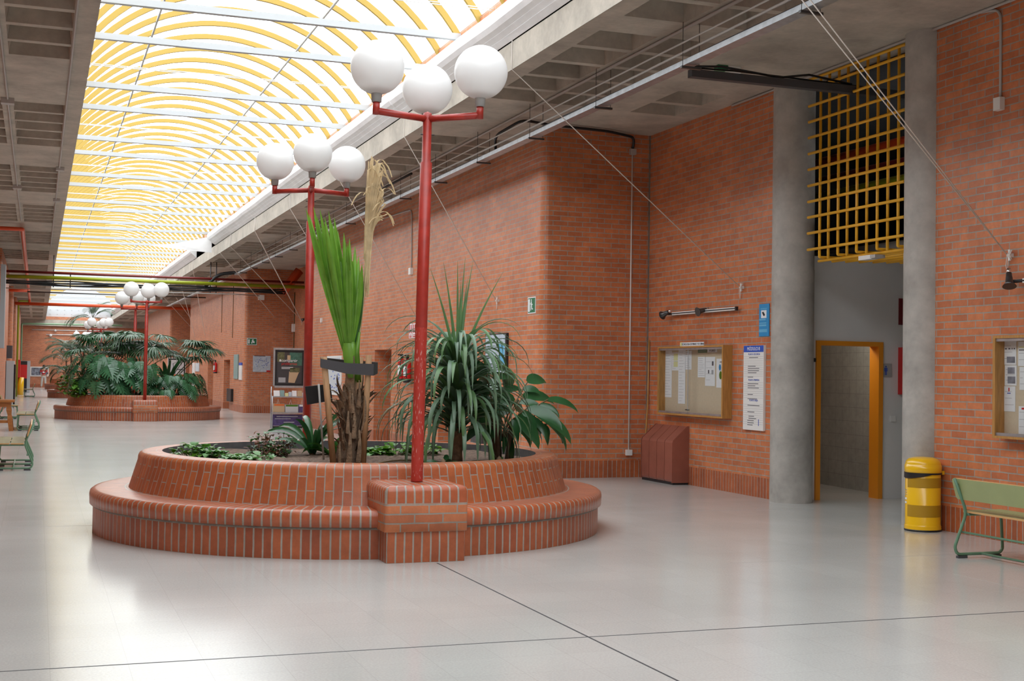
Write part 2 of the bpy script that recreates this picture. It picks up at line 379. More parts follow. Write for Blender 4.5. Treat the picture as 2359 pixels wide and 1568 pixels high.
# waffle ceilings
def ceiling(name, x0, x1, cols, rows, extra, label, cut=None):
    b = MB(); D = .30; sl = .04
    cof = [(c0, c1, r0, r1) for c0, c1 in cols for r0, r1 in rows]+extra
    xs = sorted({x0, x1, *[q for c in cof for q in c[:2]]}); ys = sorted({-14, FARY, *[q for c in cof for q in c[2:]]})
    cs = set((c[0], c[1], c[2], c[3]) for c in cof)
    for i in range(len(ys)-1):
        run = x0
        for j in range(len(xs)-1):
            cx, cyy = (xs[j]+xs[j+1])/2, (ys[i]+ys[i+1])/2
            hit = any(c[0] < cx < c[1] and c[2] < cyy < c[3] for c in cof)
            if hit:
                if xs[j] > run: b.poly([(run, ys[i], CEIL), (run, ys[i+1], CEIL), (xs[j], ys[i+1], CEIL), (xs[j], ys[i], CEIL)])
                run = xs[j+1]
        if x1 > run: b.poly([(run, ys[i], CEIL), (run, ys[i+1], CEIL), (x1, ys[i+1], CEIL), (x1, ys[i], CEIL)])
    for (a0, a1, r0, r1) in cs:
        lo = [(a0, r0, CEIL), (a1, r0, CEIL), (a1, r1, CEIL), (a0, r1, CEIL)]
        hi = [(a0+sl, r0+sl, CEIL+D), (a1-sl, r0+sl, CEIL+D), (a1-sl, r1-sl, CEIL+D), (a0+sl, r1-sl, CEIL+D)]
        for i in range(4): j = (i+1) % 4; b.poly([lo[i], lo[j], hi[j], hi[i]])
        b.poly(hi)
    b.box(x0, x1, -14, FARY, CEIL+.36, CEIL+.6)
    return struct(b, name, 'concrete', label)
grp = [(-4.0, 5), (2.4, 5), (8.8, 5), (13.32, 5)]+[(20.25+6.4*k, 5) for k in range(14)]
rows = []
for g0, n in grp:
    for i in range(n):
        if g0+.8*i+.68 < FARY-.5: rows.append((g0+.8*i, g0+.8*i+.68))
ceiling('ceiling', SKX1, 15, [(5.82, 6.54), (6.70, 7.32)], rows, [(8.05, 8.78, 15.74, 16.45), (8.05, 8.78, 16.58, 17.28)], 'right concrete ceiling slab with rows of waffle recesses')
ceiling('ceiling', -6, SKX0, [(-.42, .29), (-1.30, -.58), (-2.18, -1.46)], rows, [], 'left concrete ceiling slab with rows of waffle recesses')
b = MB()
b.box(SKX1, SKX1+.25, -14, FARY, CEIL+.006, 6.36); struct(b, 'trim_4', 'concrete', 'concrete edge beam right of the roof light')
b = MB(); b.box(SKX0-.25, SKX0, -14, FARY, CEIL+.006, 6.36); struct(b, 'trim_5', 'concrete', 'concrete edge beam left of the roof light')
for nm, xa, xb in (('trim_6', SKX1+.02, SKX1+.27), ('trim_7', SKX0-.27, SKX0-.02)):
    b = MB(); b.box(xa, xb, -14, FARY, 6.365, 6.50); struct(b, nm, 'brick_wall', 'brick kerb under the vault on the %s' % ('right' if xa > 3 else 'left'))
# walls -----------------------------------------------------------------
def wallprism(poly, name, label, z1=CEIL, u0=0.0, m2=('brick_wall', 'brick_soldier')):
    b = MB(); b.prism(poly, .27, z1, 0, u0=u0); b.prism(poly, 0, .27, 1, u0=u0)
    return struct(b, name, list(m2), label)
def rc(cx, cyy, r, a0, n=6): return [(cx+r*math.cos(a0+PI/2*i/n), cyy+r*math.sin(a0+PI/2*i/n)) for i in range(n+1)]
# near right wall, from behind the camera to the alcove
wallprism([(RW, -14), (RW+.3, -14), (RW+.3, 12.02), (RW, 12.02)], 'wall_right', 'orange brick wall behind the green bench', u0=.1)
wallprism([(RW, 14.86), (RW+.3, 14.86), (RW+.3, 18.95), (RW, 18.95)], 'wall_right', 'orange brick wall with the heater and noticeboard')
def module(k, y0, y1, openings, X=WW, Xb=RW+.3, side='right'):
    r = .13
    cuts = sorted(openings); ya = y0; s = 1 if side == 'right' else -1
    segs = []
    for (o0, o1, h) in cuts: segs.append((ya, o0)); ya = o1
    segs.append((ya, y1))
    for i, (a, c) in enumerate(segs):
        pts = []
        if side == 'right':
            p = ([(X, a)] if i else rc(X+r, a+r, r, PI)) + [(Xb, a), (Xb, c)] + ([(X, c)] if i < len(segs)-1 else rc(X+r, c-r, r, PI/2))
        else:
            p = ([(X, c)] if i < len(segs)-1 else rc(X-r, c-r, r, 0)) + [(Xb, c), (Xb, a)] + ([(X, a)] if i else rc(X-r, a+r, r, -PI/2))
        wallprism(p, 'wall_'+side, 'brick block %d of the %s wall, piece %d from the near end' % (k, side, i+1))
    for (o0, o1, h) in cuts:
        b = MB(); b.box(X, Xb, o0, o1, h, CEIL); struct(b, 'wall_'+side, 'brick_wall', 'brickwork over an opening in %s block %d at %d metres' % (side, k, int(o0)))
        b = MB(); b.box(X+1.1*s, X+1.3*s, o0, o1, 0, h); struct(b, 'wall_'+side, 'brick_wall', 'brick back of an opening in %s block %d at %d metres' % (side, k, int(o0)))
module(1, *MOD[0], [(23.33, 24.33, 2.14), (27.98, 29.5, 2.12)])
module(2, *MOD[1], [(53.6, 55.45, 2.03), (58.95, 60.9, 2.03)])
module(3, *MOD[2], [])
for a, c in ((38.1, 49.8), (68.8, 79.6), (98.6, FARY)):
    wallprism([(RW, a), (RW+.3, a), (RW+.3, c), (RW, c)], 'wall_right', 'set back brick wall starting %d metres down the hall' % a)
for i, (a, c) in enumerate(LMOD): module(i+1, a, c, [], X=LW, Xb=LR-.3, side='left')
wallprism([(LR-.3, -14), (LR, -14), (LR, FARY), (LR-.3, FARY)], 'wall_left', 'long brick wall on the left side')
wallprism([(-6, FARY), (15, FARY), (15, FARY+.3), (-6, FARY+.3)], 'wall_far', 'brick wall closing the far end of the hall')
b = MB(); b.box(-6, 15, -14.3, -14, 0, 7); struct(b, 'wall_back', 'brick_wall', 'brick wall behind the camera')
b = MB(); b.box(LR, RW, FARY-.3, FARY, 4.95, CEIL); struct(b, 'trim_8', 'concrete', 'concrete beam over the far wall')
b = MB(); b.box(SKX0, SKX1, FARY-.3, FARY, CEIL, 5.72); struct(b, 'trim_9', 'brick_wall', 'brick strip under the far glazing')
b = MB(); b.box(RW-.018, RW, 18.86, 18.88, 0, CEIL); struct(b, 'trim_10', 'mortar', 'grey mortar joint in the corner behind the heater wall')
# alcove
def wpoly(b, x0, x1, y0, y1, z0, z1): b.box(x0, x1, y0, y1, z0, z1)
AY = 14.95; D0, D1, DH = 9.79, 10.70, 2.055
b = MB(); b.box(9.3, D0-.07, AY, AY+.15, 0, 3.24); b.box(D1+.07, 12.6, AY, AY+.15, 0, 3.24); b.box(D0-.07, D1+.07, AY, AY+.15, DH+.06, 3.24)
struct(b, 'wall_alcove', 'white_paint', 'white plaster wall with the toilet doorway')
b = MB(); b.box(12.6, 12.8, 9.0, AY+.15, 0, 3.24); b.box(9.46, 12.6, 9.0, 9.2, 0, 3.24); struct(b, 'wall_alcove', 'white_paint', 'white plaster side wall of the alcove')
b = MB(); b.box(D0-.07, D0, AY-.03, AY+.18, 0, DH+.06); b.box(D1, D1+.07, AY-.03, AY+.18, 0, DH+.06); b.box(D0, D1, AY-.03, AY+.18, DH, DH+.06)
struct(b, 'door_1', 'orange_frame', 'orange door frame of the toilets')
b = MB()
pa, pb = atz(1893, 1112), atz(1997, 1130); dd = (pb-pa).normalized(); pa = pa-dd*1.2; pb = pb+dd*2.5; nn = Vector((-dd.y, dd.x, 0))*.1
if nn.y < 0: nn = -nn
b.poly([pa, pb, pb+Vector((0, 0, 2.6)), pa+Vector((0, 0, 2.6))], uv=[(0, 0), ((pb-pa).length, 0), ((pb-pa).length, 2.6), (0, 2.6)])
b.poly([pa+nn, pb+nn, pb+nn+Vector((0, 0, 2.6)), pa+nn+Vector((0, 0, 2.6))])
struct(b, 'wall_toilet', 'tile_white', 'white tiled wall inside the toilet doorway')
b = MB(); b.box(9.46, 13.0, AY+.15, 20, 2.6, 2.7); struct(b, 'ceiling', 'white_paint', 'low ceiling inside the toilet doorway')
b = MB(); b.box(12.9, 13.1, AY+.15, 20, 0, 2.6); b.box(9.46, 13, 20, 20.1, 0, 2.6); struct(b, 'wall_toilet', 'white_paint', 'back wall inside the toilet doorway')
tl = bpy.data.lights.new('toilet_fill', 'POINT'); tl.energy = 16; tl.shadow_soft_size = .12; tl.color = (1, .95, .85)  # unseen fill light, added to brighten the room behind the doorway
to = bpy.data.objects.new('toilet_fill', tl); C.objects.link(to); to.location = (10.15, 15.5, 2.35)
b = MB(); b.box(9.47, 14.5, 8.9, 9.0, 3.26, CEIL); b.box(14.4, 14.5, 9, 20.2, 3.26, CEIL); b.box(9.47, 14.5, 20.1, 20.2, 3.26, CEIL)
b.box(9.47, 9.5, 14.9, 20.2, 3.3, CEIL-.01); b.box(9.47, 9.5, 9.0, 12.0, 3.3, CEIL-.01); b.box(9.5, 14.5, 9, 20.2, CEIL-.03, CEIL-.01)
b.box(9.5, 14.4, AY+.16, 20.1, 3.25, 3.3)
struct(b, 'wall_plenum', 'void_shade_concrete', 'concrete space with shade put into its colour, above the alcove behind the grille')
for i, (cx, cyy, l) in enumerate(((9.27, 14.80, 'round concrete column left of the toilet doorway'), (9.27, 12.02, 'round concrete column behind the yellow bin'))):
    b = MB(); b.lathe([(.275, 0), (.275, 3.02)], (cx, cyy, 0), 48); b.lathe([(.272, 3.02), (.272, CEIL)], (cx, cyy, 0), 48)
    b.lathe([(.262, 3.015), (.276, 3.015)], (cx, cyy, 0), 48)
    tag(b.build('concrete_column', 'concrete_column'), l, 'column', 'round concrete columns')
# ------------------------------------------------------------------ roof light
w = bpy.data.objects.new('window_1', None); C.objects.link(w); w.location = (SKC, 0, 6.38); ORG['window_1'] = Vector((SKC, 0, 6.38))
w['kind'] = 'structure'; w['label'] = 'long barrel vaulted roof light with yellow ribs and white tie beams'; w['category'] = 'window'
VR, VZ = 3.06, 4.79; VA = math.asin((6.40-VZ)/VR)
arcs = [VA+(PI-2*VA)*i/28 for i in range(29)]
def arch(y, wd_, r0, r1):
    b = MB(); rs = []
    for a in arcs:
        c, s_ = math.cos(a), math.sin(a)
        rs.append([(SKC+r0*c, y-wd_/2, VZ+r0*s_), (SKC+r0*c, y+wd_/2, VZ+r0*s_), (SKC+r1*c, y+wd_/2, VZ+r1*s_), (SKC+r1*c, y-wd_/2, VZ+r1*s_)])
    b.rings(rs, True, (True, True), 0, False); return b
ry = 23.80-.985*14
first = arch(ry, .055, VR-.06, VR+.03).build('rib', 'rib_yellow', w)
k = 1
while ry+.985*k < FARY-3 and k < 99:
    c = first.copy(); C.objects.link(c); c.location = (0, .985*k, 0); k += 1
b = MB()
for a in arcs: pass
for i in range(len(arcs)-1):
    p = [(SKC+(VR+.04)*math.cos(a), VZ+(VR+.04)*math.sin(a)) for a in (arcs[i], arcs[i+1])]
    b.poly([(p[0][0], -6, p[0][1]), (p[0][0], FARY, p[0][1]), (p[1][0], FARY, p[1][1]), (p[1][0], -6, p[1][1])], sm=True)
b.build('pane', 'vault_glass', w)
for X in (1.77, SKC*2-1.77):
    b = MB(); z = VZ+math.sqrt((VR-.06)**2-(X-SKC)**2)
    b.box(X-.015, X+.015, -6, FARY, z-.03, z); b.build('purlin', 'grey_plastic', w)
for kk in range(-3, 18):
    for y in (17.78+5.43*kk, 19.78+5.43*kk):
        if -6 < y < FARY-1:
            b = MB(); b.box(SKX0-.05, SKX1+.05, y-.045, y+.045, 6.375, 6.465); b.build('tie_beam', 'beam_white', w)
    y = 19.78+5.43*kk+1.9
    if 10 < y < 80:
        b = MB()
        for d in (-.05, .05): b.tube([(SKX0, y+d, 6.42), (SKX1, y+d, 6.42)], .008, 5)
        b.build('tie_wire', 'white_plastic', w)
b = MB()          # glazed end of the vault
b.box(SKX0, SKX1, FARY-.05, FARY, 5.72, 8.0); b.build('end_glazing', 'beam_white', w)
b = MB()
for i in range(9):
    for j in range(4): b.box(SKX0+.3+.55*i, SKX0+.36+.55*i, FARY-.08, FARY-.05, 5.9+.35*j, 5.95+.35*j)
b.build('glazing_clip', 'grey_plastic', w)
b = MB(); b.box(SKX0-.3, SKX1+.3, -6.3, -6, 5.4, 8); b.box(SKX0-.3, SKX1+.3, FARY, FARY+.1, 5.4, 8); struct(b, 'wall_gable', 'brick_wall', 'brick gable closing the vault')
b = MB(); b.box(SKX0-.26, SKX1+.26, -14, -6, 6.5, 6.6); struct(b, 'ceiling', 'concrete', 'concrete roof behind the camera')
# edge covers along the right beam
CP = [(5.57, 5.84), (5.50, 5.90), (5.505, 5.905), (5.44, 5.955), (5.445, 5.96), (5.38, 6.0), (5.34, 6.06), (5.325, 6.14), (5.36, 6.23), (5.44, 6.29), (5.52, 6.33), (5.57, 6.345)]
def cover(y0, y1, dx, label):
    b = MB(); n = max(2, int((y1-y0)/1.2)); rs = []
    rnd = random.Random(int(y0*10))
    for i in range(n+1):
        j = rnd.uniform(-.012, .012)+dx
        rs.append([(x+(j if 0 < q < len(CP)-1 else 0), y0+(y1-y0)*i/n, z) for q, (x, z) in enumerate(CP)])
    b.rings(rs, False, (False, False), 0, False)
    b.face([0, 1]+list(range(2, len(CP)))[::1]); b.face([n*len(CP)+q for q in range(len(CP))][::-1])
    tag(b.build('edge_cover', 'white_sheet'), label, 'cover', 'white sheet covers on the roof light edge')
cover(2, 20.8, 0, 'nearest white ribbed sheet cover along the roof light edge')
cover(20.78, 27.5, -.015, 'white sheet cover above the front street lamp globes')
cover(27.48, 40.9, .0, 'white sheet cover behind the dead palm leaf')
cover(40.88, 45.0, -.03, 'short white sheet cover beside the hanging flap')
cover(50.5, 76, 0, 'far white sheet cover past the hanging flap')
cover(76.3, 108, 0, 'farthest white sheet cover along the roof light')
b = MB(); q = [Vector((5.44, 44.9, 6.11)), Vector((5.45, 44.9, 5.56)), Vector((4.2, 45.0, 5.65)), Vector((3.36, 45.1, 5.73)), Vector((4.2, 45.0, 5.82))]
n_ = Vector((0, .02, 0)); b.poly(q); b.poly([p+n_ for p in q][::-1])
for i in range(5): j = (i+1) % 5; b.poly([q[i], q[j], q[j]+n_, q[i]+n_])
tag(b.build('loose_sheet', 'white_sheet'), 'pointed white sheet flap hanging loose across the roof light', 'sheet')
# ================================================================== PLANTERS
PX = 3.13
def rrect(x0, x1, y0, y1, r, n=5):
    out = []
    for cx, cyy, a in ((x1-r, y1-r, 0), (x0+r, y1-r, PI/2), (x0+r, y0+r, PI), (x1-r, y0+r, 3*PI/2)):
        out += [(cx+r*math.cos(a+PI/2*i/n), cyy+r*math.sin(a+PI/2*i/n)) for i in range(n+1)]
    return out
def masonry_box(x0, x1, y0, y1, parent):
    def loop(ins, z, r): return [(x, y, z) for x, y in rrect(x0+ins, x1-ins, y0+ins, y1-ins, max(.004, r-ins))]
    b = MB()
    base = loop(.02, 0, .035); per = [0]
    n = len(base)
    for i in range(n): a = Vector(base[i]); c = Vector(base[(i+1) % n]); per.append(per[-1]+(c-a).length)
    def seg(prof, m):
        rs = [loop(i, z, .035) for i, z in prof]; vs = [z-(.0304 if m == 0 else 0) for i, z in prof]
        if m == 2:
            vs = [prof[0][1]]
            for q in range(1, len(prof)): vs.append(vs[-1]+math.hypot(prof[q][0]-prof[q-1][0], prof[q][1]-prof[q-1][1]))
        b.rings(rs, True, (False, False), m, True, (per, vs))
    seg([(.02, 0), (.02, .262)], 1); seg([(.02, .262), (0, .2625), (0, .498)], 0)
    seg([(0, .498), (0, .60), (.012, .63), (.04, .645), (.06, .65)], 2)
    k = b.add(loop(.06, .65, .035)); b.face(range(k, k+n), None, 2)
    k = b.add(loop(.008, .5, .035))
    return b.build('pedestal', ['brick_wall', 'brick_soldier_wide', 'brick_nosing'], parent)
def planter(cy, label, lamps=True):
    t = thing('brick_planter', label, 'planter', (PX, cy, 0), 'round brick planters along the hall')
    n = 112
    def R(prof, m, name, nb, n=n):
        b = MB(); b.lathe(prof, (PX, cy, 0), n, 0, a0=PI/2, uvk=.0772*nb); return b.build(name, m, t)
    nb = round(2*PI*2.60/.084)
    R([(2.585, 0), (2.585, .262)], 'brick_soldier_wide', 'bench_base', nb)
    b = MB(); b.lathe([(2.584, .252), (2.593, .256), (2.593, .276), (2.58, .28)], (PX, cy, 0), n); b.build('mortar_band', 'mortar', t)
    prof = [(2.585, .274), (2.618, .276), (2.622, .36), (2.615, .395), (2.59, .415), (2.55, .42), (2.40, .422), (2.20, .424)]
    R(prof, 'brick_nosing', 'bench_seat', nb)
    nb2 = round(2*PI*2.2/.0815)//2*2
    R([(2.25, .42), (2.165, .70), (2.163, .735), (2.15, .762), (2.12, .777), (2.08, .78), (1.93, .78)], 'brick_upright', 'planter_wall', nb2)
    R([(1.93, .78), (1.935, .5)], 'inner_wall', 'inner_lining', 10)
    b = MB(); rnd = random.Random(4); rs = []
    for i in range(26):
        r = 1.94*i/25+.001
        rs.append([(PX+r*math.cos(2*PI*j/72), cy+r*math.sin(2*PI*j/72), .695+rnd.uniform(-.014, .014)+.012*math.sin(3*r+j*.3)) for j in range(72)])
    b.rings(rs, True, (False, False), 0, True); b.build('soil', 'soil', t)
    for s in (-1, 1):
        y = cy+s*2.47
        masonry_box(PX-.365, PX+.365, y-.37, y+.37, t)
    return t
PC = [13.5, 44.15, 74.7, 103.0]
p1 = planter(PC[0], 'nearest round brick planter with a bench ledge, mostly bare soil, in the foreground')
p2 = dup(p1, (PX, PC[1], 0), 0, 'second round brick planter, overflowing with dark monstera leaves')
p3 = dup(p1, (PX, PC[2], 0), 0, 'third round brick planter, half hidden behind the monstera planter')
p4 = dup(p1, (PX, PC[3], 0), 0, 'farthest round brick planter near the end wall')
# ---- street lamps
def lamp(x, y, rot, label, Z=3.86):
    t = thing('street_lamp', label, 'lamp', (x, y, .65), 'red globe lamps on the planter pedestals')
    b = MB(); b.lathe([(.001, .651), (.052, .651), (.052, Z-.41), (.040, Z-.40), (.040, Z-.02), (.036, Z+.03), (.001, Z+.045)], (x, y, 0), 24, m=0); b.build('pole', 'worn_red' if False else 'lamp_red', t)
    b = MB()
    b.tube([(x+.06, y-.02, Z-.16), (x-.06, y+.0, Z-.16)], .006, 6); b.build('bolt', 'metal_dark', t)
    for i in range(3):
        a = rot+i*2*PI/3; c, s_ = math.cos(a), math.sin(a); ax, ay = x+c*.515, y+s_*.515
        b = MB(); b.tube([(x+c*.01, y+s_*.01, Z-.02), (ax+c*.0, ay, Z-.02), ], .030, 14)
        b.lathe([(.001, -.05), (.031, -.05), (.031, .07), (.001, .07)], (ax, ay, Z), 14)
        arm = b.build('arm', 'lamp_red', t)
        b = MB(); b.lathe([(.001, .0), (.042, .0), (.048, .085), (.05, .088), (.11, .125), (.115, .135), (.001, .14)], (ax, ay, Z+.055), 24); b.build('socket', 'grey_plastic', t)
        b = MB(); b.ball((ax, ay, Z+.355), .232, 36, 24); b.build('globe', 'globe', t)
    return t
# arm directions measured in the picture: one arm left-near, one right-near, one away
l1 = lamp(3.14, 11.04, YAW*-1+math.radians(95), 'red street lamp on the front pedestal of the nearest planter, three white globes')
l1.rotation_euler.y = .013
l2 = dup(l1, (PX, 15.98, .65), 0, 'red street lamp behind the palm on the rear pedestal of the nearest planter')
l2.rotation_euler.z = math.radians(-175)
l3 = lamp(PX, PC[1]-2.47, YAW*-1+math.radians(95), 'red street lamp standing at the front of the monstera planter', 3.68)
l3.rotation_euler.z = math.radians(6)
l4 = dup(l3, (PX, PC[1]+2.47, .65), 0, 'red street lamp at the back of the monstera planter, behind its palms'); l4.rotation_euler.z = math.radians(-165)
l5 = dup(l3, (PX, PC[2]-2.47, .65), 0, 'nearer of the two lamps seen over the foliage at the third planter')
l6 = dup(l3, (PX, PC[2]+2.47, .65), 0, 'farther of the two lamps seen over the foliage at the third planter'); l6.rotation_euler.z = math.radians(-150)
l7 = dup(l3, (PX, PC[3]-2.47, .65), 0, 'farthest street lamp, low among the distant palm fronds')
for ch in l1.children:
    if ch.name.startswith('pole'):
        b = MB(); b.lathe([(.0524, .66), (.0526, .7), (.0526, 1.95), (.0522, 2.0)], (3.14, 11.04, 0), 24)
        o = b.build('worn_paint', 'worn_red', l1); o['label'] = 'scratched, flaking red paint'; break
# ================================================================== PLANTS
def strap(b, base, az, el, L, wd, droop, n=10, m=0, fold=.25, tip=1.0, twist=0, wfun=None, rnd=None, curl=0):
    p = Vector(base); st = L/n; pts = []; e = el; a = az
    for i in range(n+1):
        pts.append((p.copy(), e, a))
        d = Vector((math.cos(e)*math.cos(a), math.cos(e)*math.sin(a), math.sin(e)))
        p += d*st
        k = (i+1)/n
        e -= droop/n*(.4+1.2*k); a += curl/n
        if e < -1.5: e = -1.5
    rows_ = []
    for i, (q, e, a) in enumerate(pts):
        k = i/n
        ww = (wfun(k) if wfun else (min(1, .55+2*k)*(1-k**3)**.8))*wd/2+.0008
        side = Vector((-math.sin(a), math.cos(a), 0)); up = Vector((-math.sin(e)*math.cos(a), -math.sin(e)*math.sin(a), math.cos(e)))
        if twist: side, up = side*math.cos(twist)+up*math.sin(twist), up*math.cos(twist)-side*math.sin(twist)
        rows_.append([q-side*ww+up*ww*fold, q, q+side*ww+up*ww*fold])
    b.rings(rows_, False, (False, False), m, True)
    return pts[-1][0]
def pathstrip(b, pts, wds, side, m=0, fold=0, up=Vector((0, -1, 0))):
    rows_ = [[p-side*w_/2, p+up*fold*w_, p+side*w_/2] for p, w_ in zip(pts, wds)]
    b.rings(rows_, False, (False, False), m, True)
SIDE = R0.copy()
# ---- young fan palm tied between stakes: trunk, green leaf, dry leaf
t = thing('fan_palm', 'young fan palm with shaggy trunk, one folded green leaf and one dead straw-coloured leaf', 'palm', (2.94, 12.7, .69))
rnd = random.Random(7)
b = MB()
TP = [(.125, .66), (.135, .75), (.11, .95), (.115, 1.15), (.135, 1.30), (.10, 1.40), (.03, 1.42)]
rs = []
for r, z in TP:
    rs.append([(2.93+.012*math.sin(z*7)+r*math.cos(2*PI*j/20)*(1+rnd.uniform(-.12, .12)), 12.7+r*math.sin(2*PI*j/20), z+rnd.uniform(-.012, .012)) for j in range(20)])
b.rings(rs, True, (True, True), 0, False)
for i in range(130):
    a = rnd.uniform(0, 2*PI); z = .78+.62*rnd.random()**.7; r = .115
    strap(b, (2.93+r*math.cos(a), 12.7+r*math.sin(a), z), a, rnd.uniform(.85, 1.5), rnd.uniform(.08, .22), rnd.uniform(.008, .05), rnd.uniform(-.9, 1.2), 4, fold=.5, m=rnd.choice((0, 0, 1)), twist=rnd.uniform(-1, 1))
b.build('trunk', ['bark', 'bark_light'], t)
b = MB(); b.lathe([(.05, 1.36), (.055, 1.45), (.045, 1.55), (.05, 1.66), (.04, 1.76)], (2.90, 12.66, 0), 14); b.build('neck', 'bark_light', t)
b = MB()
for (x, y, z, a, el, L, wd_) in ((2.82, 12.60, 1.12, 2.9, .75, .30, .05), (3.02, 12.54, 1.0, -1.0, 1.35, .42, .07), (2.88, 12.52, .70, -1.6, 1.35, .35, .09), (2.98, 12.52, .72, -1.5, 1.45, .36, .08),
                                 (2.83, 12.6, 1.28, 2.6, 1.3, .16, .05), (3.05, 12.62, 1.22, .2, 1.2, .2, .05), (2.96, 12.53, 1.25, -1.5, 1.3, .26, .06), (2.90, 12.54, 1.2, -1.7, 1.5, .22, .06), (2.99, 12.6, 1.38, -1.2, 1.5, .16, .06), (2.80, 12.62, .7, -2.2, 1.4, .25, .06), (2.93, 12.53, .95, -1.6, 1.5, .3, .08), (2.86, 12.53, 1.0, -1.9, 1.45, .25, .06)):
    strap(b, (x, y, z), a, el, L*.9, wd_*.75, -.5, 7, fold=.9, twist=.3*math.sin(z*9), wfun=lambda k: 1-.75*k)

for i in range(26):
    a = rnd.uniform(PI, 2*PI); z = rnd.uniform(.7, 1.28); strap(b, (2.93+.115*math.cos(a), 12.7+.125*math.sin(a), z), a, rnd.uniform(1.0, 1.5), rnd.uniform(.12, .3), rnd.uniform(.02, .06), rnd.uniform(-.8, .6), 6, fold=.8, twist=rnd.uniform(-.6, .6), wfun=lambda k: 1-.85*k)
b.build('leaf_base', 'bark_light', t)
b = MB()
pathstrip(b, bez(aty(808, 870, 12.6), aty(802, 835, 12.6), aty(800, 790, 12.62), 6), [.05, .065, .08, .09, .10, .10, .07], SIDE, fold=.25)
b.tube([(2.93, 12.70, 1.45), (2.915, 12.70, 1.75), (2.925, 12.70, 1.9)], [.045, .05, .03], 8)
b.tube([(2.99, 12.70, 1.5), (2.97, 12.70, 1.8), (3.0, 12.72, 2.0)], [.035, .03, .012], 8)
b.build('leaf_stalk', 'leaf_palm', t)
# green fan: pleated segments from hinge to tips
tips = [(705, 480), (712, 492), (722, 476), (731, 500), (737, 482), (748, 500), (757, 486), (766, 515), (770, 500), (778, 530), (781, 560), (792, 535), (800, 560), (805, 548), (812, 600), (818, 565), (824, 620), (826, 590), (834, 608)]
b = MB(); N = len(tips)
hinge = [aty(792+18*i/(N-1), 812+6*math.sin(i), 12.68) for i in range(N)]
for i, q in enumerate(tips):
    tp = aty(q[0], q[1], 12.62+.10*math.sin(i*.9)+.12*i/N); hp = hinge[i]
    mid = hp.lerp(tp, .55)+Vector((-.02*(1-i/N*2), -.04+.03*(i % 2), 0))
    pts = bez(hp, mid, tp, 10)
    wmax = .052
    wds = [max(.002, .012+wmax*math.sin(min(1, kk/10/.55)*PI/2) if kk <= 6 else .012+wmax*(1-((kk-6)/4)**1.3)) if kk < 10 else .002 for kk in range(11)]
    pathstrip(b, pts, wds, SIDE, fold=.75*(1 if i % 2 else -1))
b.build('green_leaf', 'leaf_palm', t)
b = MB()
for (x0, y0, x1, y1, x2, y2) in ((815, 800, 838, 700, 834, 612), (806, 805, 830, 760, 836, 660), (812, 805, 826, 770, 830, 690)):
    pts = bez(aty(x0, y0, 12.74), aty(x1, y1, 12.74), aty(x2, y2, 12.74), 8); pathstrip(b, pts, [.02, .035, .05, .05, .045, .04, .03, .018, .003], SIDE, fold=.4)
b.build('folded_leaf', 'leaf_mid', t)
b = MB()
pts = bez(aty(812, 860, 12.76), aty(830, 790, 12.76), aty(845, 590, 12.76), 8); b.tube(pts, [.014, .014, .013, .012, .012, .012, .012, .012, .01], 7)
for i in range(60):
    x = rnd.uniform(845, 888); y = rnd.uniform(355, 470) if x < 872 else rnd.uniform(375, 520)
    p0 = aty(rnd.uniform(838, 850), rnd.uniform(560, 690), 12.76+rnd.uniform(-.04, .04)); p2 = aty(x, y, 12.74+rnd.uniform(-.08, .08))
    p1 = aty(846+(x-860)*.25, 500, 12.75)
    pts = bez(p0, p1, p2, 8)
    if rnd.random() < .55:   # hooked tips
        s_ = rnd.choice((-1, 1, 1)); L = rnd.uniform(.05, .17)
        pts += bez(pts[-1], pts[-1]+Vector((s_*L*.6, 0, .05)), pts[-1]+Vector((s_*L, 0, -L*rnd.uniform(.1, 1.1))), 5)[1:]
    n_ = len(pts); pathstrip(b, pts, [.010+.014*math.sin(PI*kk/(n_-1)) for kk in range(n_)], SIDE, fold=.3)
b.build('dead_leaf', 'leaf_dry', t)
# stakes and strap
for (xt, yt, xb, yb, Y, lab) in ((746, 822, 769, 1060, 12.55, 'leaning wooden stake left of the palm trunk'), (850, 818, 836, 1062, 12.55, 'wooden stake at the front right of the palm trunk'), (830, 822, 826, 1040, 13.25, 'wooden stake behind the palm trunk')):
    a, c = aty(xb, yb, Y), aty(xt, yt, Y); a.z = .66; d = (c-a)
    b = MB(); b.tube([a, c], .031, 12); 
    tag(b.build('wooden_stake', 'wood_stake'), lab, 'stake', 'stakes around the palm')
b = MB()
bl = [aty(739, 826, 12.50), aty(800, 836, 12.49), aty(861, 838, 12.50), Vector((3.17, 12.62, 1.70)), Vector((3.17, 13.28, 1.72)), Vector((3.06, 13.30, 1.72)), Vector((2.60, 12.62, 1.74)), Vector((2.58, 12.56, 1.74))]
hh = [.085, .105, .115, .11, .1, .1, .09, .085]
bl += []
o_, i_ = [], []
for p, h in zip(bl, hh): o_.append(p)
n = len(bl); k = b.add([p for p in bl]+[p-Vector((0, 0, h)) for p, h in zip(bl, hh)])
for i in range(n): b.face((k+i, k+(i+1) % n, k+n+(i+1) % n, k+n+i))
tag(b.build('rubber_strap', 'rubber'), 'black rubber strap wrapped around the palm stakes', 'strap')
t = thing('plant_marker', 'black rectangular marker plate on a thin grey post left of the palm', 'sign', (2.76, 13.2, .69))
b = MB(); q = [aty(x, y, 13.16) for x, y in ((708, 932), (766, 922), (761, 884), (703, 890))]; o_ = Vector((0, .02, 0))
b.poly(q); b.poly([p+o_ for p in q][::-1])
for i in range(4): j = (i+1) % 4; b.poly([q[j], q[i], q[i]+o_, q[j]+o_])
b.build('plate', 'black', t)
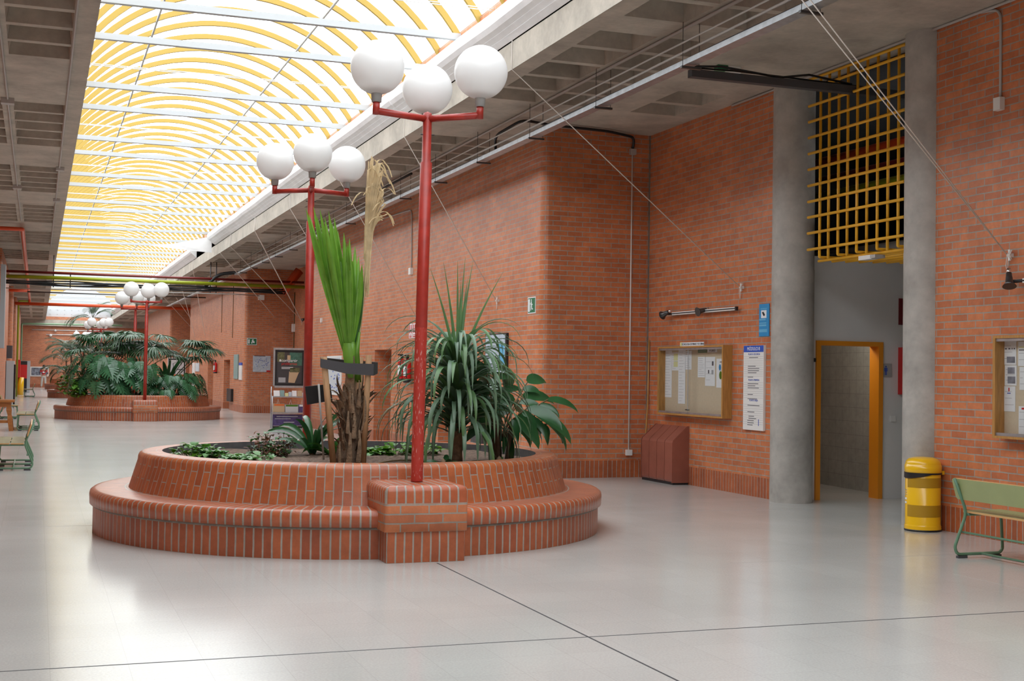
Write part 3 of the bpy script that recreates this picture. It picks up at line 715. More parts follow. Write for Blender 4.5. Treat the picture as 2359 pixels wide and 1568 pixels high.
b = MB(); a, c = aty(734, 884, 13.14), aty(747, 1012, 13.14); c.z = .68; b.tube([c, a], .011, 6); b.build('post', 'conduit_grey', t)
# ---- strap leaved dracaena
t = thing('dracaena', 'tall strap-leaved dracaena with long drooping blue-green leaves behind the front lamp pole', 'plant', (3.99, 12.6, .69))
b = MB(); rnd = random.Random(11)
b.lathe([(.001, 0), (.072, 0), (.062, .15), (.060, .25), (.085, .38), (.05, .6), (.04, .85), (.01, 1.1)], (3.99, 12.6, .67), 14)
b.build('trunk', 'bark_light', t)
b = MB()
for i in range(230):
    z = .98+.72*(i/230); a = i*2.39996; el = .55+.80*(i/230)+rnd.uniform(-.15, .2)
    L = rnd.uniform(.72, 1.12)
    strap(b, (3.99+.04*math.cos(a), 12.6+.04*math.sin(a), z), a, el, L, rnd.uniform(.042, .062), rnd.uniform(2.4, 3.6), 14, fold=.3, curl=rnd.uniform(-.3, .3), m=0 if rnd.random() < .7 else 1)
b.build('foliage', ['leaf_blue', 'leaf_strap'], t)
b = MB()
for (x, y) in ((990, 615), (1022, 605), (1054, 600), (1072, 592), (1090, 600), (1062, 650), (1078, 640), (1160, 625)):
    e_ = aty(x, y, 12.6+rnd.uniform(-.15, .15)); st = Vector((3.99, 12.6, 1.6)); mid = st.lerp(e_, .45)+Vector(((st.x-e_.x)*.12, 0, .06))
    pts = bez(st, mid, e_, 10); pathstrip(b, pts, [.02, .032, .036, .034, .031, .027, .022, .017, .012, .007, .002], SIDE, fold=.35)
b.build('young_leaves', 'leaf_strap', t)
# ---- broad leaved plant behind it
def blade(b, base, az, el, L, wd, droop, m=0, fold=.25, n=8): strap(b, base, az, el, L, wd, droop, n, m, fold, twist=(.95 if math.cos(az+YAW) > 0 else -.95)+.25*math.sin(az*5+wd*90), wfun=lambda k: max(.0, math.sin(PI*min(1, k*.97+.03)**.75))**.8)
t = thing('broadleaf_palm', 'dark broad-leaved palm leaning right at the rim of the nearest planter', 'plant', (4.62, 13.0, .69))
b = MB(); rnd = random.Random(3)
for i in range(14): 
    a = rnd.uniform(0, 2*PI); b.tube(bez((4.62+.07*math.cos(a), 13+.07*math.sin(a), .66), (4.62+.1*math.cos(a), 13+.1*math.sin(a), .9), (4.62+.14*math.cos(a), 13+.14*math.sin(a), 1.1), 4), .022, 6)
b.build('stems', 'bark', t)
b = MB(); b2 = MB()
for (tx, ty, L, wd_, az, el) in ((1205, 915, .42, .15, .2, .15), (1262, 920, .40, .10, .0, -.05), (1235, 955, .50, .13, -.3, -.35), (1255, 968, .42, .11, -.1, -.6), (1215, 880, .3, .14, .4, .3), (1150, 850, .45, .16, 1.2, .4), (1120, 862, .4, .16, 2.3, .5), (1190, 960, .45, .12, -1.0, -.5),
                                 (1130, 920, .45, .15, 3.0, .1), (1170, 1000, .35, .10, -1.6, -.7), (1100, 900, .4, .13, 2.8, .6), (1215, 940, .45, .12, -.6, -.2), (1160, 890, .42, .15, .9, .6), (1275, 975, .25, .07, -.1, -.8), (1140, 960, .45, .13, 3.4, -.3), (1185, 925, .4, .14, 2.0, .2)):
    e_ = aty(tx, ty, 13.0+.25*math.sin(az*2)); st = Vector((4.62, 13.0, .9)); pts = bez(st, st.lerp(e_, .5)+Vector((-.03, 0, .08)), e_, 6); b2.tube(pts, .008, 5)
    blade(b, e_, az, el, L, wd_*1.15, .9, fold=.2)
    if L > .38: blade(b, pts[4], az+.7, el, L*.8, wd_*1.2, 1.1, fold=.2)
    blade(b, pts[5], az-.6, el-.1, L*.7, wd_*.6, 1.2, fold=.3)
b2.build('leaf_stalks', 'stem_brown', t); b.build('foliage', 'leaf_dark', t)
# ---- clivia-like clump, begonia, ivy, small plants
def clump(name, label, loc, n, L, wd_, el, droop, material, seed, cat='plant'):
    t = thing(name, label, cat, loc); rnd = random.Random(seed); b = MB()
    for i in range(n):
        a = i*2.4+rnd.uniform(-.3, .3); strap(b, (loc[0]+.02*math.cos(a), loc[1]+.02*math.sin(a), loc[2]), a, rnd.uniform(*el), rnd.uniform(*L), wd_*rnd.uniform(.8, 1.15), rnd.uniform(*droop), 9, fold=.35, twist=rnd.uniform(-1.0, 1.0), wfun=lambda k: max(0, (.45+1.1*k if k < .5 else 1-.0*k)*(1-k**4)**.7))
    b.build('foliage', material, t); 
    b = MB(); b.lathe([(.001, 0), (.035, 0), (.03, .09), (.001, .12)], (loc[0], loc[1], loc[2]-.03), 8); b.build('stem_base', 'bark_light', t)
    return t
clump('clivia', 'dark green clivia clump with arching strap leaves left of the palm', (2.83, 14.1, .70), 19, (.45, .75), .062, (.7, 1.45), (.9, 1.9), 'leaf_dark', 5)
clump('clivia', 'smaller pale clivia clump at the foot of the palm stakes', (3.0, 13.9, .70), 12, (.25, .4), .07, (.4, 1.2), (1.0, 2.0), 'leaf_mid', 8)
clump('seedling', 'small dark seedling right of the front lamp pole', (3.72, 12.15, .69), 9, (.15, .24), .06, (.5, 1.2), (1.2, 2.4), 'leaf_dark', 9)
clump('seedling', 'small bright rosette seedling at the foot of the broad-leaved palm', (4.40, 12.45, .69), 12, (.10, .2), .03, (.3, 1.3), (.8, 1.5), 'leaf_mid', 10)
def bush(name, label, pts, material, seed, n, size, cat, spread=.12, h=.2, mats=None):
    t = thing(name, label, cat, (pts[0][0], pts[0][1], .69)); rnd = random.Random(seed); b = MB(); b2 = MB()
    for (x, y, rr, hh_) in pts:
        for i in range(n):
            a = rnd.uniform(0, 2*PI); r = rr*math.sqrt(rnd.random()); z = .70+rnd.uniform(.02, hh_)*(1-.5*(r/rr)**2)
            px_, py_ = x+r*math.cos(a), y+r*math.sin(a)
            if i % 3 == 0: b2.tube([(x+(px_-x)*.4, y+(py_-y)*.4, .69), (px_, py_, z)], .003, 4)
            L = size*rnd.uniform(.6, 1.25)
            strap(b, (px_, py_, z), rnd.uniform(0, 2*PI), rnd.uniform(-.3, .6), L, L*.85, rnd.uniform(.5, 1.6), 4, m=(0 if not mats else rnd.randrange(1+len(mats))), fold=.2, wfun=lambda k: (.35, 1, .95, .55, .02)[min(4, int(k*4+.01))])
    b.build('foliage', [material]+(mats or []), t); b2.build('stems', 'stem_brown', t)
    return t
bush('begonia', 'red-brown begonia bush between the ivy and the clivia', [(2.30, 14.2, .15, .28), (2.52, 14.15, .15, .24), (2.40, 13.95, .14, .16)], 'leaf_begonia', 2, 90, .06, 'plant', mats=['leaf_mid'])
bush('ground_ivy', 'bright green ivy patch at the left rim of the nearest planter', [(1.50, 13.75, .2, .17), (1.70, 13.65, .16, .13), (1.95, 13.45, .16, .05)], 'leaf_ivy', 4, 70, .085, 'plant', mats=['leaf_bright'])
bush('ground_ivy', 'thin trailing ivy between the bright ivy patch and the begonia', [(2.15, 13.5, .25, .05), (1.9, 13.15, .2, .05)], 'leaf_ivy', 6, 28, .08, 'plant')
bush('ground_ivy', 'yellow-green ivy patch under the dracaena', [(3.75, 14.1, .24, .14), (4.1, 14.15, .22, .12), (3.5, 14.0, .16, .08)], 'leaf_bright', 7, 60, .09, 'plant', mats=['leaf_ivy'])
for i, (pts, lab) in enumerate(((bez((3.1, 12.4, .71), (3.5, 12.9, .75), (3.75, 12.35, .71), 12), 'brown drip hose on the soil left of the front lamp pole'), (bez((4.0, 12.3, .71), (4.3, 13.0, .73), (4.42, 12.2, .71), 12), 'brown drip hose curling beside the dracaena trunk'))):
    b = MB(); b.tube(pts, .008, 6); tag(b.build('drip_hose', 'stem_brown'), lab, 'hose', 'drip hoses on the soil')
# ---- monstera and palms of the second planter
def monstera_leaf(b, base, nrm, tipd, L, m=0):
    nrm = nrm.normalized(); tipd = (tipd-nrm*tipd.dot(nrm)).normalized(); sd = tipd.cross(nrm)
    def P(u, v): return base+tipd*(u*L)+sd*(v*L)-nrm*(.35*L*(abs(v)**1.6)+.18*L*max(0, u)**2)
    prof = [(-.16, .24), (-.10, .40), (.06, .50), (.22, .50), (.38, .45), (.54, .37), (.70, .26), (.86, .13)]
    for s_ in (1, -1):
        for i, (u, vv) in enumerate(prof):
            du = .125 if i > 0 else .14
            r0, r1 = (max(-.02, u-.01), .01), (max(-.02, u)+.13, .01)
            e0 = (u+.10, vv*.97); e1 = (u+.10+du*.50, vv*.92)
            m0 = (max(-.04, u*.8), vv*.45); m1 = (max(.0, u*.8)+.15, vv*.45)
            q = [P(r0[0], s_*r0[1]), P(m0[0]+.01, s_*m0[1]), P(e0[0], s_*e0[1]), P(e1[0], s_*e1[1]), P(m1[0]-.005, s_*m1[1]), P(r1[0], s_*r1[1])]
            b.poly(q if s_ > 0 else q[::-1], m=m)
    b.poly([P(.9, -.06), P(1.05, 0), P(.9, .06), P(.8, 0)], m=m)
def monstera(label, cx, cyy, n, r, h, seed, size=(.34, .52), face=-PI/2, z0=.7):
    t = thing('monstera', label, 'plant', (cx, cyy, .69)); rnd = random.Random(seed); b = MB(); b2 = MB()
    for i in range(n):
        a = face+rnd.uniform(-1.5, 1.5); rr = r*rnd.uniform(.45, 1.0); z = z0+h*rnd.random()**.9
        rr *= .75+.3*(1-(z-z0)/h)
        p = Vector((cx+rr*math.cos(a), cyy+rr*math.sin(a), z))
        nrm = Vector((math.cos(a)*.9+rnd.uniform(-.35, .35), math.sin(a)*.9+rnd.uniform(-.35, .35), .55+rnd.uniform(-.2, .4)))
        tp = Vector((math.cos(a)+rnd.uniform(-.5, .5), math.sin(a)+rnd.uniform(-.5, .5), -1.1))
        monstera_leaf(b, p, nrm, tp, rnd.uniform(*size))
        b2.tube(bez((cx+.2*math.cos(a), cyy+.2*math.sin(a), .70), (cx+rr*.6*math.cos(a), cyy+rr*.6*math.sin(a), z+.1), p, 4), .008, 4)
    b.build('foliage', 'leaf_monstera', t); b2.build('stems', 'leaf_mid', t)
def frond(b, base, az, el, L, droop, ll, m=0, nl=22, wd_=.028, rnd=random):
    p = Vector(base); e = el; n = 12; st = L/n; pts = [p.copy()]; els = [e]
    for i in range(n):
        p = p+Vector((math.cos(e)*math.cos(az), math.cos(e)*math.sin(az), math.sin(e)))*st; e -= droop/n*(.4+1.2*i/n); pts.append(p.copy()); els.append(e)
    b.tube(pts, [.010*(1-.07*i) for i in range(n+1)], 4, m=m)
    for i in range(nl):
        k = .25+.75*i/nl; q = k*n; i0 = min(n-1, int(q)); pp = pts[i0].lerp(pts[i0+1], q-i0); e_ = els[i0]
        l_ = ll*math.sin(PI*min(1, (k-.12)*1.02))**.6+.02
        for s_ in (-1, 1):
            strap(b, pp, az+s_*(1.05-.35*k), e_*.6+.25, l_, wd_, 1.3, 4, m=m, fold=.15)
def palm(label, cx, cyy, hz, n, L, seed, el=(.5, 1.3), droop=(1.2, 2.2), ll=.38, mtl='leaf_frond', trunk=.05, azr=None, wd_=.03, name='feather_palm', nl=22):
    t = thing(name, label, 'palm', (cx, cyy, .69)); rnd = random.Random(seed)
    b = MB(); b.tube([(cx, cyy, .66), (cx+.03, cyy, (.66+hz)/2), (cx, cyy, hz)], trunk, 8); b.build('trunk', 'bark', t)
    b = MB()
    for i in range(n):
        az = (i*2.4 if azr is None else rnd.uniform(*azr)); frond(b, (cx, cyy, hz), az, rnd.uniform(*el), L*rnd.uniform(.8, 1.15), rnd.uniform(*droop), ll, rnd=rnd, wd_=wd_, nl=nl)
    b.build('foliage', mtl, t)
def fan_leaf(b, hub, az, el, L, n=32, wd_=.05, m=0, rnd=random, spread=2.3):
    d = Vector((math.cos(el)*math.cos(az), math.cos(el)*math.sin(az), math.sin(el))); sd = Vector((-math.sin(az), math.cos(az), 0))
    for i in range(n):
        a = -spread+2*spread*i/(n-1); v = d*math.cos(a)+sd*math.sin(a); e_ = math.asin(max(-1, min(1, v.z))); z_ = math.atan2(v.y, v.x)
        strap(b, hub, z_, e_+.15, L*(.75+.25*math.cos(a*.6))*rnd.uniform(.9, 1.08), wd_, rnd.uniform(.8, 1.5), 6, m=m, fold=.3, wfun=lambda k: (.25+1.5*k if k < .5 else 1)*(1-k**3))
def fan_palm(label, cx, cyy, hz, n, PL, L, seed, mtl='leaf_frond', azr=None, el=(.5, 1.1), wd_=.075):
    t = thing('fan_palm', label, 'palm', (cx, cyy, .69)); rnd = random.Random(seed)
    b = MB(); b.tube([(cx, cyy, .66), (cx+.03, cyy, (.66+hz)/2), (cx, cyy, hz)], .07, 8); b.build('trunk', 'bark', t)
    b = MB(); b2 = MB()
    for i in range(n):
        az = i*2.4 if azr is None else rnd.uniform(*azr); e = rnd.uniform(*el); P = PL*rnd.uniform(.75, 1.1)
        p0 = Vector((cx, cyy, hz)); p2 = p0+Vector((math.cos(e)*math.cos(az), math.cos(e)*math.sin(az), math.sin(e)))*P
        b2.tube(bez(p0, p0.lerp(p2, .5)+Vector((0, 0, .1)), p2, 6), .012, 5); fan_leaf(b, p2, az, rnd.uniform(-.5, .15), L*rnd.uniform(.85, 1.1), rnd=rnd, wd_=wd_)
    b.build('foliage', mtl, t); b2.build('leaf_stalks', 'leaf_mid', t)
y2 = PC[1]
monstera('large monstera spilling over the left front rim of the second planter', 2.05, y2-.75, 62, 1.35, 1.15, 21, size=(.42, .62), face=-1.9, z0=.92)
monstera('monstera in the middle of the second planter, left of its front lamp', 2.95, y2-.75, 44, 1.15, .95, 22, size=(.38, .54), face=-1.6, z0=.92)
monstera('low monstera spreading over the right rim of the second planter', 4.1, y2-.75, 80, 1.2, .62, 23, size=(.26, .40), face=-1.1, z0=.88)
bush('philodendron', 'bright green philodendron at the left edge of the second planter', [(1.05, y2-.6, .35, .8), (1.25, y2-1.1, .3, .55)], 'leaf_bright', 24, 90, .2, 'plant')
palm('sago palm with upright green fronds rising over the large monstera', 1.95, y2-.2, 1.35, 26, 1.05, 31, el=(.5, 1.35), droop=(.8, 1.7), ll=.2, mtl='leaf_mid', name='sago_palm', wd_=.018)
fan_palm('tall grey-green fan palm beside the front lamp of the second planter', 3.2, y2-.1, 1.5, 13, 1.35, .78, 32)
fan_palm('fan palm reaching far to the right over the second planter', 3.9, y2+.2, .9, 7, 1.85, .85, 33, azr=(-.5, .5), el=(.75, 1.1))
fan_palm('dark fan palm arching to the left over the second planter', 2.3, y2+.4, 1.6, 11, 1.3, .78, 34, mtl='leaf_dark')
palm('feathery palm leaning out left behind the second planter', 1.4, y2+1.3, 1.9, 14, 1.3, 35, el=(.3, 1.2), droop=(1.2, 2.3), ll=.36)
clump('bird_of_paradise', 'dark upright paddle leaves right of the front lamp on the second planter', (3.95, y2-.6, .70), 9, (1.0, 1.45), .16, (1.1, 1.45), (.2, .7), 'leaf_dark', 36)
y3 = PC[2]
palm('feathery palm at the left of the third planter', 1.7, y3-.6, 2.3, 16, 1.7, 41, el=(.3, 1.2), droop=(1.2, 2.3), ll=.5)
palm('tall palm at the middle of the third planter reaching above the lamps', 2.8, y3+.5, 4.3, 12, 1.5, 42, el=(.3, 1.3), droop=(1.2, 2.3), ll=.5)
palm('dark low palm at the left front of the third planter', 1.5, y3-1.3, 1.3, 14, 1.3, 43, el=(.3, 1.1), droop=(1.2, 2.3), ll=.5, mtl='leaf_dark')
bush('philodendron', 'bright green shrub on the left rim of the third planter', [(1.5, y3-1.3, .5, .6)], 'leaf_bright', 44, 120, .2, 'plant')
palm('distant palm on the farthest planter', 2.0, PC[3]-1, 2.0, 14, 1.9, 45, ll=.5)
# ================================================================== BENCHES, BIN, TABLE
def rpath(pts, r=.05, n=5):
    pts = [Vector(p) for p in pts]; out = [pts[0]]
    for i in range(1, len(pts)-1):
        a, p, c = pts[i-1], pts[i], pts[i+1]; d0 = (a-p).normalized(); d1 = (c-p).normalized(); rr = min(r, (a-p).length*.45, (c-p).length*.45)
        out += bez(p+d0*rr, p, p+d1*rr, n)
    return out+[pts[-1]]
def bench(label, loc, rz, L, frames, group='green framed benches', lam='laminate'):
    """local +x is the way the sitter faces, y runs along the bench away from its near end"""
    t = thing('bench', label, 'bench', (0, 0, 0), group)
    for y in frames:
        b = MB(); b.tube(rpath([(-.135, y, .72), (.0, y, .41), (-.13, y, .10), (-.10, y, .035), (.37, y, .035), (.405, y, .07), (.385, y, .395), (.0, y, .395)], .07), .0145, 10)
        b.box(.03, .32, y-.015, y+.015, .392, .404)
        f = b.build('end_frame', 'bench_green', t)
        b = MB(); b.box(-.10, .0, y-.017, y+.017, 0, .022); b.box(.30, .38, y-.017, y+.017, 0, .022); b.build('foot_pad', 'rubber', f)
    for x, z in ((-.045, .235), (.16, .036)):
        b = MB(); b.tube([(x, frames[0], z), (x, frames[-1], z)], .0105, 8); b.build('stretcher', 'bench_green', t)
    hw = []
    for j, (x0, x1) in enumerate(((.01, .20), (.22, .425))):
        b = MB(); b.box(x0, x1, -.02, L, .407, .424, 1); b.box(x0+.001, x1-.001, -.019, L-.001, .424, .4265, 0); b.build('seat_board', [lam, 'ply'], t)
    # backrest board leaning back
    b = MB(); M = Matrix.Translation((-.068, 0, .625)) @ Matrix.Rotation(math.radians(-17), 4, 'Y')
    prof = rrect(-.06, L+.02, -.10, .10, .03, 4)
    for dx0, dx1, m_ in ((-.0095, .0095, 1),):
        k = b.add([M @ Vector((dx0, y, z)) for y, z in prof]+[M @ Vector((dx1, y, z)) for y, z in prof]); n = len(prof)
        for i in range(n): b.face((k+i, k+(i+1) % n, k+n+(i+1) % n, k+n+i), None, 1)
        b.face(range(k, k+n)[::-1], None, 0); b.face(range(k+n, k+2*n), None, 0)
    b.build('backrest', [lam, 'ply'], t)
    for y in frames:
        b = MB()
        for dz in (-.035, .05):
            c = M @ Vector((-.018, y, dz)); b.ball(c, .008, 8, 6)
        b.build('bolt', 'metal_dark', t)
    t.location = loc; t.rotation_euler = (0, 0, rz)
    return t
# right bench: sits along the wall, its back towards the hall; y axis of the bench must run towards the camera -> mirrored by turning and facing
bench('green laminate bench with its back to the hall beside the yellow bin', (7.97, 7.36, 0), 0, 2.48, (.05, 1.25, 2.42))
bench('nearest green framed bench on the left, seen end on', (-.16, 23.6, 0), PI, 2.0, (.05, 1.0, 1.95), lam='laminate_worn')
bench('second green framed bench on the left, beside the wooden table', (-.04, 37.2, 0), PI, 2.1, (.05, 1.05, 2.05), lam='laminate_worn')
bench('small green framed bench behind the wooden table near the grey machine', (-.95, 43.0, 0), 0, 1.0, (.05, .95), lam='laminate_worn')
bench('dark empty bench far down the left side', (-.22, 76.2, 0), PI, 1.2, (.05, 1.15), lam='laminate_worn')
# bin
BX, BY = 9.02-.09, 11.78-.0
BX, BY = 8.955, 11.69
t = thing('litter_bin', 'yellow cylindrical litter bin standing in front of the concrete column', 'bin', (BX, BY, 0))
b = MB(); b.lathe([(.001, .0), (.192, 0), (.192, .02), (.001, .02)], (BX, BY, 0), 40); b.build('base_ring', 'black', t)
b = MB(); b.lathe([(.191, .018), (.193, .03), (.189, .04), (.192, .05), (.187, .062), (.184, .07), (.184, .62), (.180, .625)], (BX, BY, 0), 56); b.build('body', 'bin_yellow', t)
for z0, z1 in ((.465, .57), (.155, .28)):
    b = MB(); n = 36; rs = [[(BX+.1855*math.cos(a), BY+.1855*math.sin(a), z) for a in [math.radians(174+ (342-174)*i/n) for i in range(n+1)]] for z in (z0, z1)]
    b.rings(rs, False, (False, False), 0, True); b.build('band', 'bin_band', t)
b = MB(); b.lathe([(.188, .62), (.192, .625), (.192, .70), (.185, .705), (.186, .715), (.175, .745), (.148, .768), (.10, .782), (.001, .788)], (BX, BY, 0), 56)
b.box(BX+.165, BX+.20, BY-.10, BY-.08, .60, .64); b.build('lid', 'bin_yellow', t)
b = MB(); n = 40; rs = []
for z in (0, 1):
    rs.append([(BX+.195*math.cos(2*PI*i/n), BY+.195*math.sin(2*PI*i/n), (.622 if z else .618-.045*max(0, math.cos(2*PI*i/n-PI*.95))-.012)) for i in range(n)])
b.rings(rs, True); b.build('bin_liner', 'black', t)
b = MB()
for z, m_ in ((.43, 0), (.405, 0), (.38, 0), (.33, 1), (.29, 1)):
    for i in range(5): a = math.radians(157+i*2.6); b.box(-.003, .003, -.004, .004, z, z+(.006 if m_ == 0 else .02), m_, Matrix.Translation((BX+.1845*math.cos(a), BY+.1845*math.sin(a), 0)) @ Matrix.Rotation(a, 4, 'Z'))
b.build('lettering', ['ink_grey', 'paper'], t)
# wooden table
t = thing('wooden_table', 'orange-brown wooden table with splayed carved legs at the left edge', 'table', (-1.05, 35.4, 0))
b = MB(); b.box(-1.9, -.52, 34.85, 35.95, .72, .77); b.build('tabletop', 'wood_table', t)
b = MB(); b.box(-1.8, -.60, 34.95, 35.85, .60, .72); b.build('apron', 'wood_table', t)
for sx, xx in ((1, -.66), (-1, -1.74)):
    for y in (35.0, 35.78):
        b = MB(); pr_ = [(.045, .60), (.06, .52), (.04, .40), (.055, .30), (.05, .0)]
        b.rings([[(xx+sx*(.62-z)*.13+dx*r, y+dy*r, z) for dx, dy in ((-1, -1), (1, -1), (1, 1), (-1, 1))] for r, z in pr_], True, (True, True), 0, False); b.build('leg', 'wood_table', t)
b = MB(); b.box(-1.72, -.64, 34.98, 35.03, .20, .27); b.build('stretcher', 'wood_table', t)
# ================================================================== RIGHT WALL ITEMS
def panel(name, mats, X, y0, y1, z0, z1, th, parent=None, m=0):
    b = MB(); b.box(X-th, X, y0, y1, z0, z1); return b.build(name, mats, parent)
# heater cover
t = thing('heater_cover', 'reddish-brown ribbed metal heater cover standing against the brick wall', 'heater', (9.0, 18.0, 0))
HY0, HY1 = 17.43, 18.50
n = 4
for i in range(n):
    ya, yb = HY0+.012+(HY1-HY0-.024)*i/n, HY0+.012+(HY1-HY0-.024)*(i+1)/n-.012
    b = MB(); pr_ = [(9.16, .865), (9.13, .865), (8.90, .655), (8.885, .62), (8.885, .07), (8.90, .04), (9.16, .04)]
    k = b.add([(x, ya, z) for x, z in pr_]+[(x, yb, z) for x, z in pr_]); q = len(pr_)
    for j in range(q): b.face((k+j, k+(j+1) % q, k+q+(j+1) % q, k+q+j))
    b.face(range(k, k+q)[::-1]); b.face(range(k+q, k+2*q)); b.build('cover_panel', 'heater_red', t)
for yy in (HY0, HY1-.012):
    b = MB(); pr_ = [(9.16, .87), (9.125, .87), (8.893, .66), (8.878, .62), (8.878, .03), (9.16, .03)]
    k = b.add([(x, yy, z) for x, z in pr_]+[(x, yy+.012, z) for x, z in pr_]); q = 6
    for j in range(q): b.face((k+j, k+(j+1) % q, k+q+(j+1) % q, k+q+j))
    b.face(range(k, k+q)[::-1]); b.face(range(k+q, k+2*q)); b.build('side_panel', 'heater_red', t)
b = MB(); b.box(8.90, 9.15, HY0+.01, HY1-.01, 0, .035); b.build('plinth', 'black', t)
# noticeboards
def board(y0, y1, z0, z1, label, split=None):
    t = thing('noticeboard', label, 'noticeboard', (RW, (y0+y1)/2, z0))
    dp = .15; fr = .035
    b = MB(); b.box(RW-dp, RW-.001, y0, y0+fr, z0, z1); b.box(RW-dp, RW-.001, y1-fr, y1, z0, z1); b.box(RW-dp, RW-.001, y0+fr, y1-fr, z0, z0+fr*.7); b.box(RW-dp, RW-.001, y0+fr, y1-fr, z1-fr*.7, z1)
    b.build('frame', 'wood_orange', t)
    b = MB(); b.box(RW-.03, RW-.002, y0+fr, y1-fr, z0+.02, z1-.02); b.build('pinboard', 'cork', t)
    b = MB(); b.box(RW-dp+.012, RW-dp+.035, y0+fr, y1-fr, z0+.025, z0+.055); b.box(RW-dp+.012, RW-dp+.035, y0+fr, y1-fr, z1-.055, z1-.025); b.build('glass_rail', 'galv', t)
    ym = (y0+y1)/2+.02
    b = MB(); b.box(RW-dp+.018, RW-dp+.022, y0+fr, ym+.03, z0+.03, z1-.03); b.build('glass_door', 'pane_glass', t)
    b = MB(); b.box(RW-dp+.026, RW-dp+.030, ym-.03, y1-fr, z0+.03, z1-.03); b.build('glass_door', 'pane_glass', t)
    b = MB(); b.box(RW-dp+.012, RW-dp+.018, ym+.02, ym+.03, z0+.03, z1-.03); b.build('glass_edge', 'ink_grey', t)
    b = MB(); b.tube([(RW-dp, ym+.06, z0+.09), (RW-dp, ym-.05, z0+.09)], .009, 6); b.build('lock', 'metal_dark', t)
    return t
board(16.17, 18.22, 1.03, 2.06, 'wooden glass-fronted noticeboard above the heater cover')
board(8.4, 10.68, 1.04, 2.06, 'wooden glass-fronted noticeboard above the green bench')
XB = RW-.032
def paper(px0, py0, px1, py1, label, m='paper', lines=0, lm='ink_grey', X=XB, group='notices pinned in the noticeboards', th=.0015, extra=None, name='notice', cat='notice'):
    a = atx(px0, py0, X); c = atx(px1, py1, X); y0, y1 = sorted((a.y, c.y)); z0, z1 = sorted((a.z, c.z))
    t = thing(name, label, cat, (X, (y0+y1)/2, z0), group)
    b = MB(); b.box(X-th, X, y0, y1, z0, z1); b.build('sheet', m, t)
    if lines:
        b = MB(); rnd = random.Random(int(px0*7+py0))
        for i in range(lines):
            z = z1-(z1-z0)*(i+.8)/(lines+.8); yl = y1-(y1-y0)*.1; yr = y1-(y1-y0)*rnd.uniform(.5, .92); b.box(X-th-.0006, X-th, yr, yl, z-.0022, z+.0022)
        b.build('printing', lm, t)
    if extra:
        for (u0, v0, u1, v1, mm_) in extra:
            b = MB(); b.box(X-th-.0012, X-th-.0004, y1-(y1-y0)*u1, y1-(y1-y0)*u0, z1-(z1-z0)*v1, z1-(z1-z0)*v0); b.build('picture', mm_, t)
    return t
paper(1532, 808, 1547, 915, 'long narrow typed notice at the far left of the heater noticeboard', lines=16)
paper(1548, 812, 1563, 853, 'yellow highlighted list beside the long narrow notice', lines=9, extra=[(.3, .05, .9, .45, 'paper_yellow'), (.3, .5, .9, .8, 'paper_yellow')])
paper(1563.5, 806, 1578, 930, 'longest hanging typed notice in the middle of the left pane', lines=18)
paper(1579, 808, 1593, 851, 'short typed notice next to the glass joint', lines=8)
paper(1608, 805, 1629, 812, 'green header card in the right pane', 'green_card', 1, 'paper_grey')
t = paper(1630, 804, 1652, 811, 'cream header card reading 2 CURSO')
text('2ºCURSO', .045, (XB-.003, atx(1641, 807.5, XB).y, atx(1641, 807.5, XB).z), 'x', 'ink', t)
paper(1608, 822, 1625, 869, 'typed notice below the green header card', lines=10)
paper(1625, 822, 1647, 889, 'notice with small black pictures in the right pane', lines=4, extra=[(.68, .15, .85, .3, 'ink'), (.3, .45, .42, .57, 'ink'), (.65, .45, .85, .6, 'ink_grey')])
t = paper(1651, 826, 1672, 893, 'notice with blue and green circles at the right of the pane', lines=0, extra=[(.35, .1, .9, .13, 'ink')])
for (u, v, r, mm_) in ((1659, 846, .035, 'cyan'), (1660.5, 864, .045, 'leaf_bright'), (1669, 872, .05, 'cyan_light')):
    c = atx(u, v, XB); b = MB(); b.lathe([(.0001, 0), (r, 0)], (0, 0, 0), 20)
    for i, q in enumerate(b.v): b.v[i] = Vector((XB-.004, c.y+q.x*.9, c.z+q.y*1.3))
    b.build('dot', mm_, t)
# header strip over the board
t = thing('title_strip', 'white strip of black lettering lying on top of the heater noticeboard', 'sign', (RW-.1, 17.3, 2.06))
ya, yb = atx(1567, 795, RW-.14).y, atx(1621, 790, RW-.14).y
b = MB(); b.box(RW-.14, RW-.13, yb, ya, 2.058, 2.115); b.build('strip', 'paper', t)
b = MB(); b.box(RW-.142, RW-.128, ya-.06, ya, 2.056, 2.118); b.build('end_piece', 'paper_yellow', t)
text('TECNOLOGIA DE MINAS Y DE OBRAS', .042, (RW-.1425, (ya+yb)/2-.03, 2.087), 'x', 'ink', t)
# papers in the near board
pb_ = [(2311, 785, 2341, 840, 'top left notice in the near noticeboard, three small letters on it', [(.15, .3, .3, .36, 'ink'), (.42, .3, .56, .36, 'ink'), (.66, .3, .74, .36, 'ink'), (.82, .3, .92, .36, 'ink'), (.3, .66, .92, .92, 'poster_photo')]),
       (2315, 841, 2342, 888, 'notice with two coloured pictures in the near noticeboard', [(.25, .1, .85, .42, 'poster_photo'), (.25, .55, .9, .9, 'poster_photo')]),
       (2313, 889, 2339, 948, 'lowest notice of the left column in the near noticeboard', [(.4, .06, .5, .2, 'red_sign'), (.3, .26, .6, .3, 'ink_blue')]),
       (2346, 787, 2364, 843, 'notice with yellow bars in the second column of the near noticeboard', [(.1, .2, .9, .25, 'paper_yellow'), (.1, .32, .9, .36, 'ink')]),
       (2349, 845, 2364, 898, 'white notice in the middle of the second column of the near noticeboard', []),
       (2347, 935, 2364, 1000, 'lowest notice of the second column in the near noticeboard', [(.4, .05, 1, .12, 'red_sign')])]
for q in pb_: paper(*q[:5], lines=3, extra=q[5])
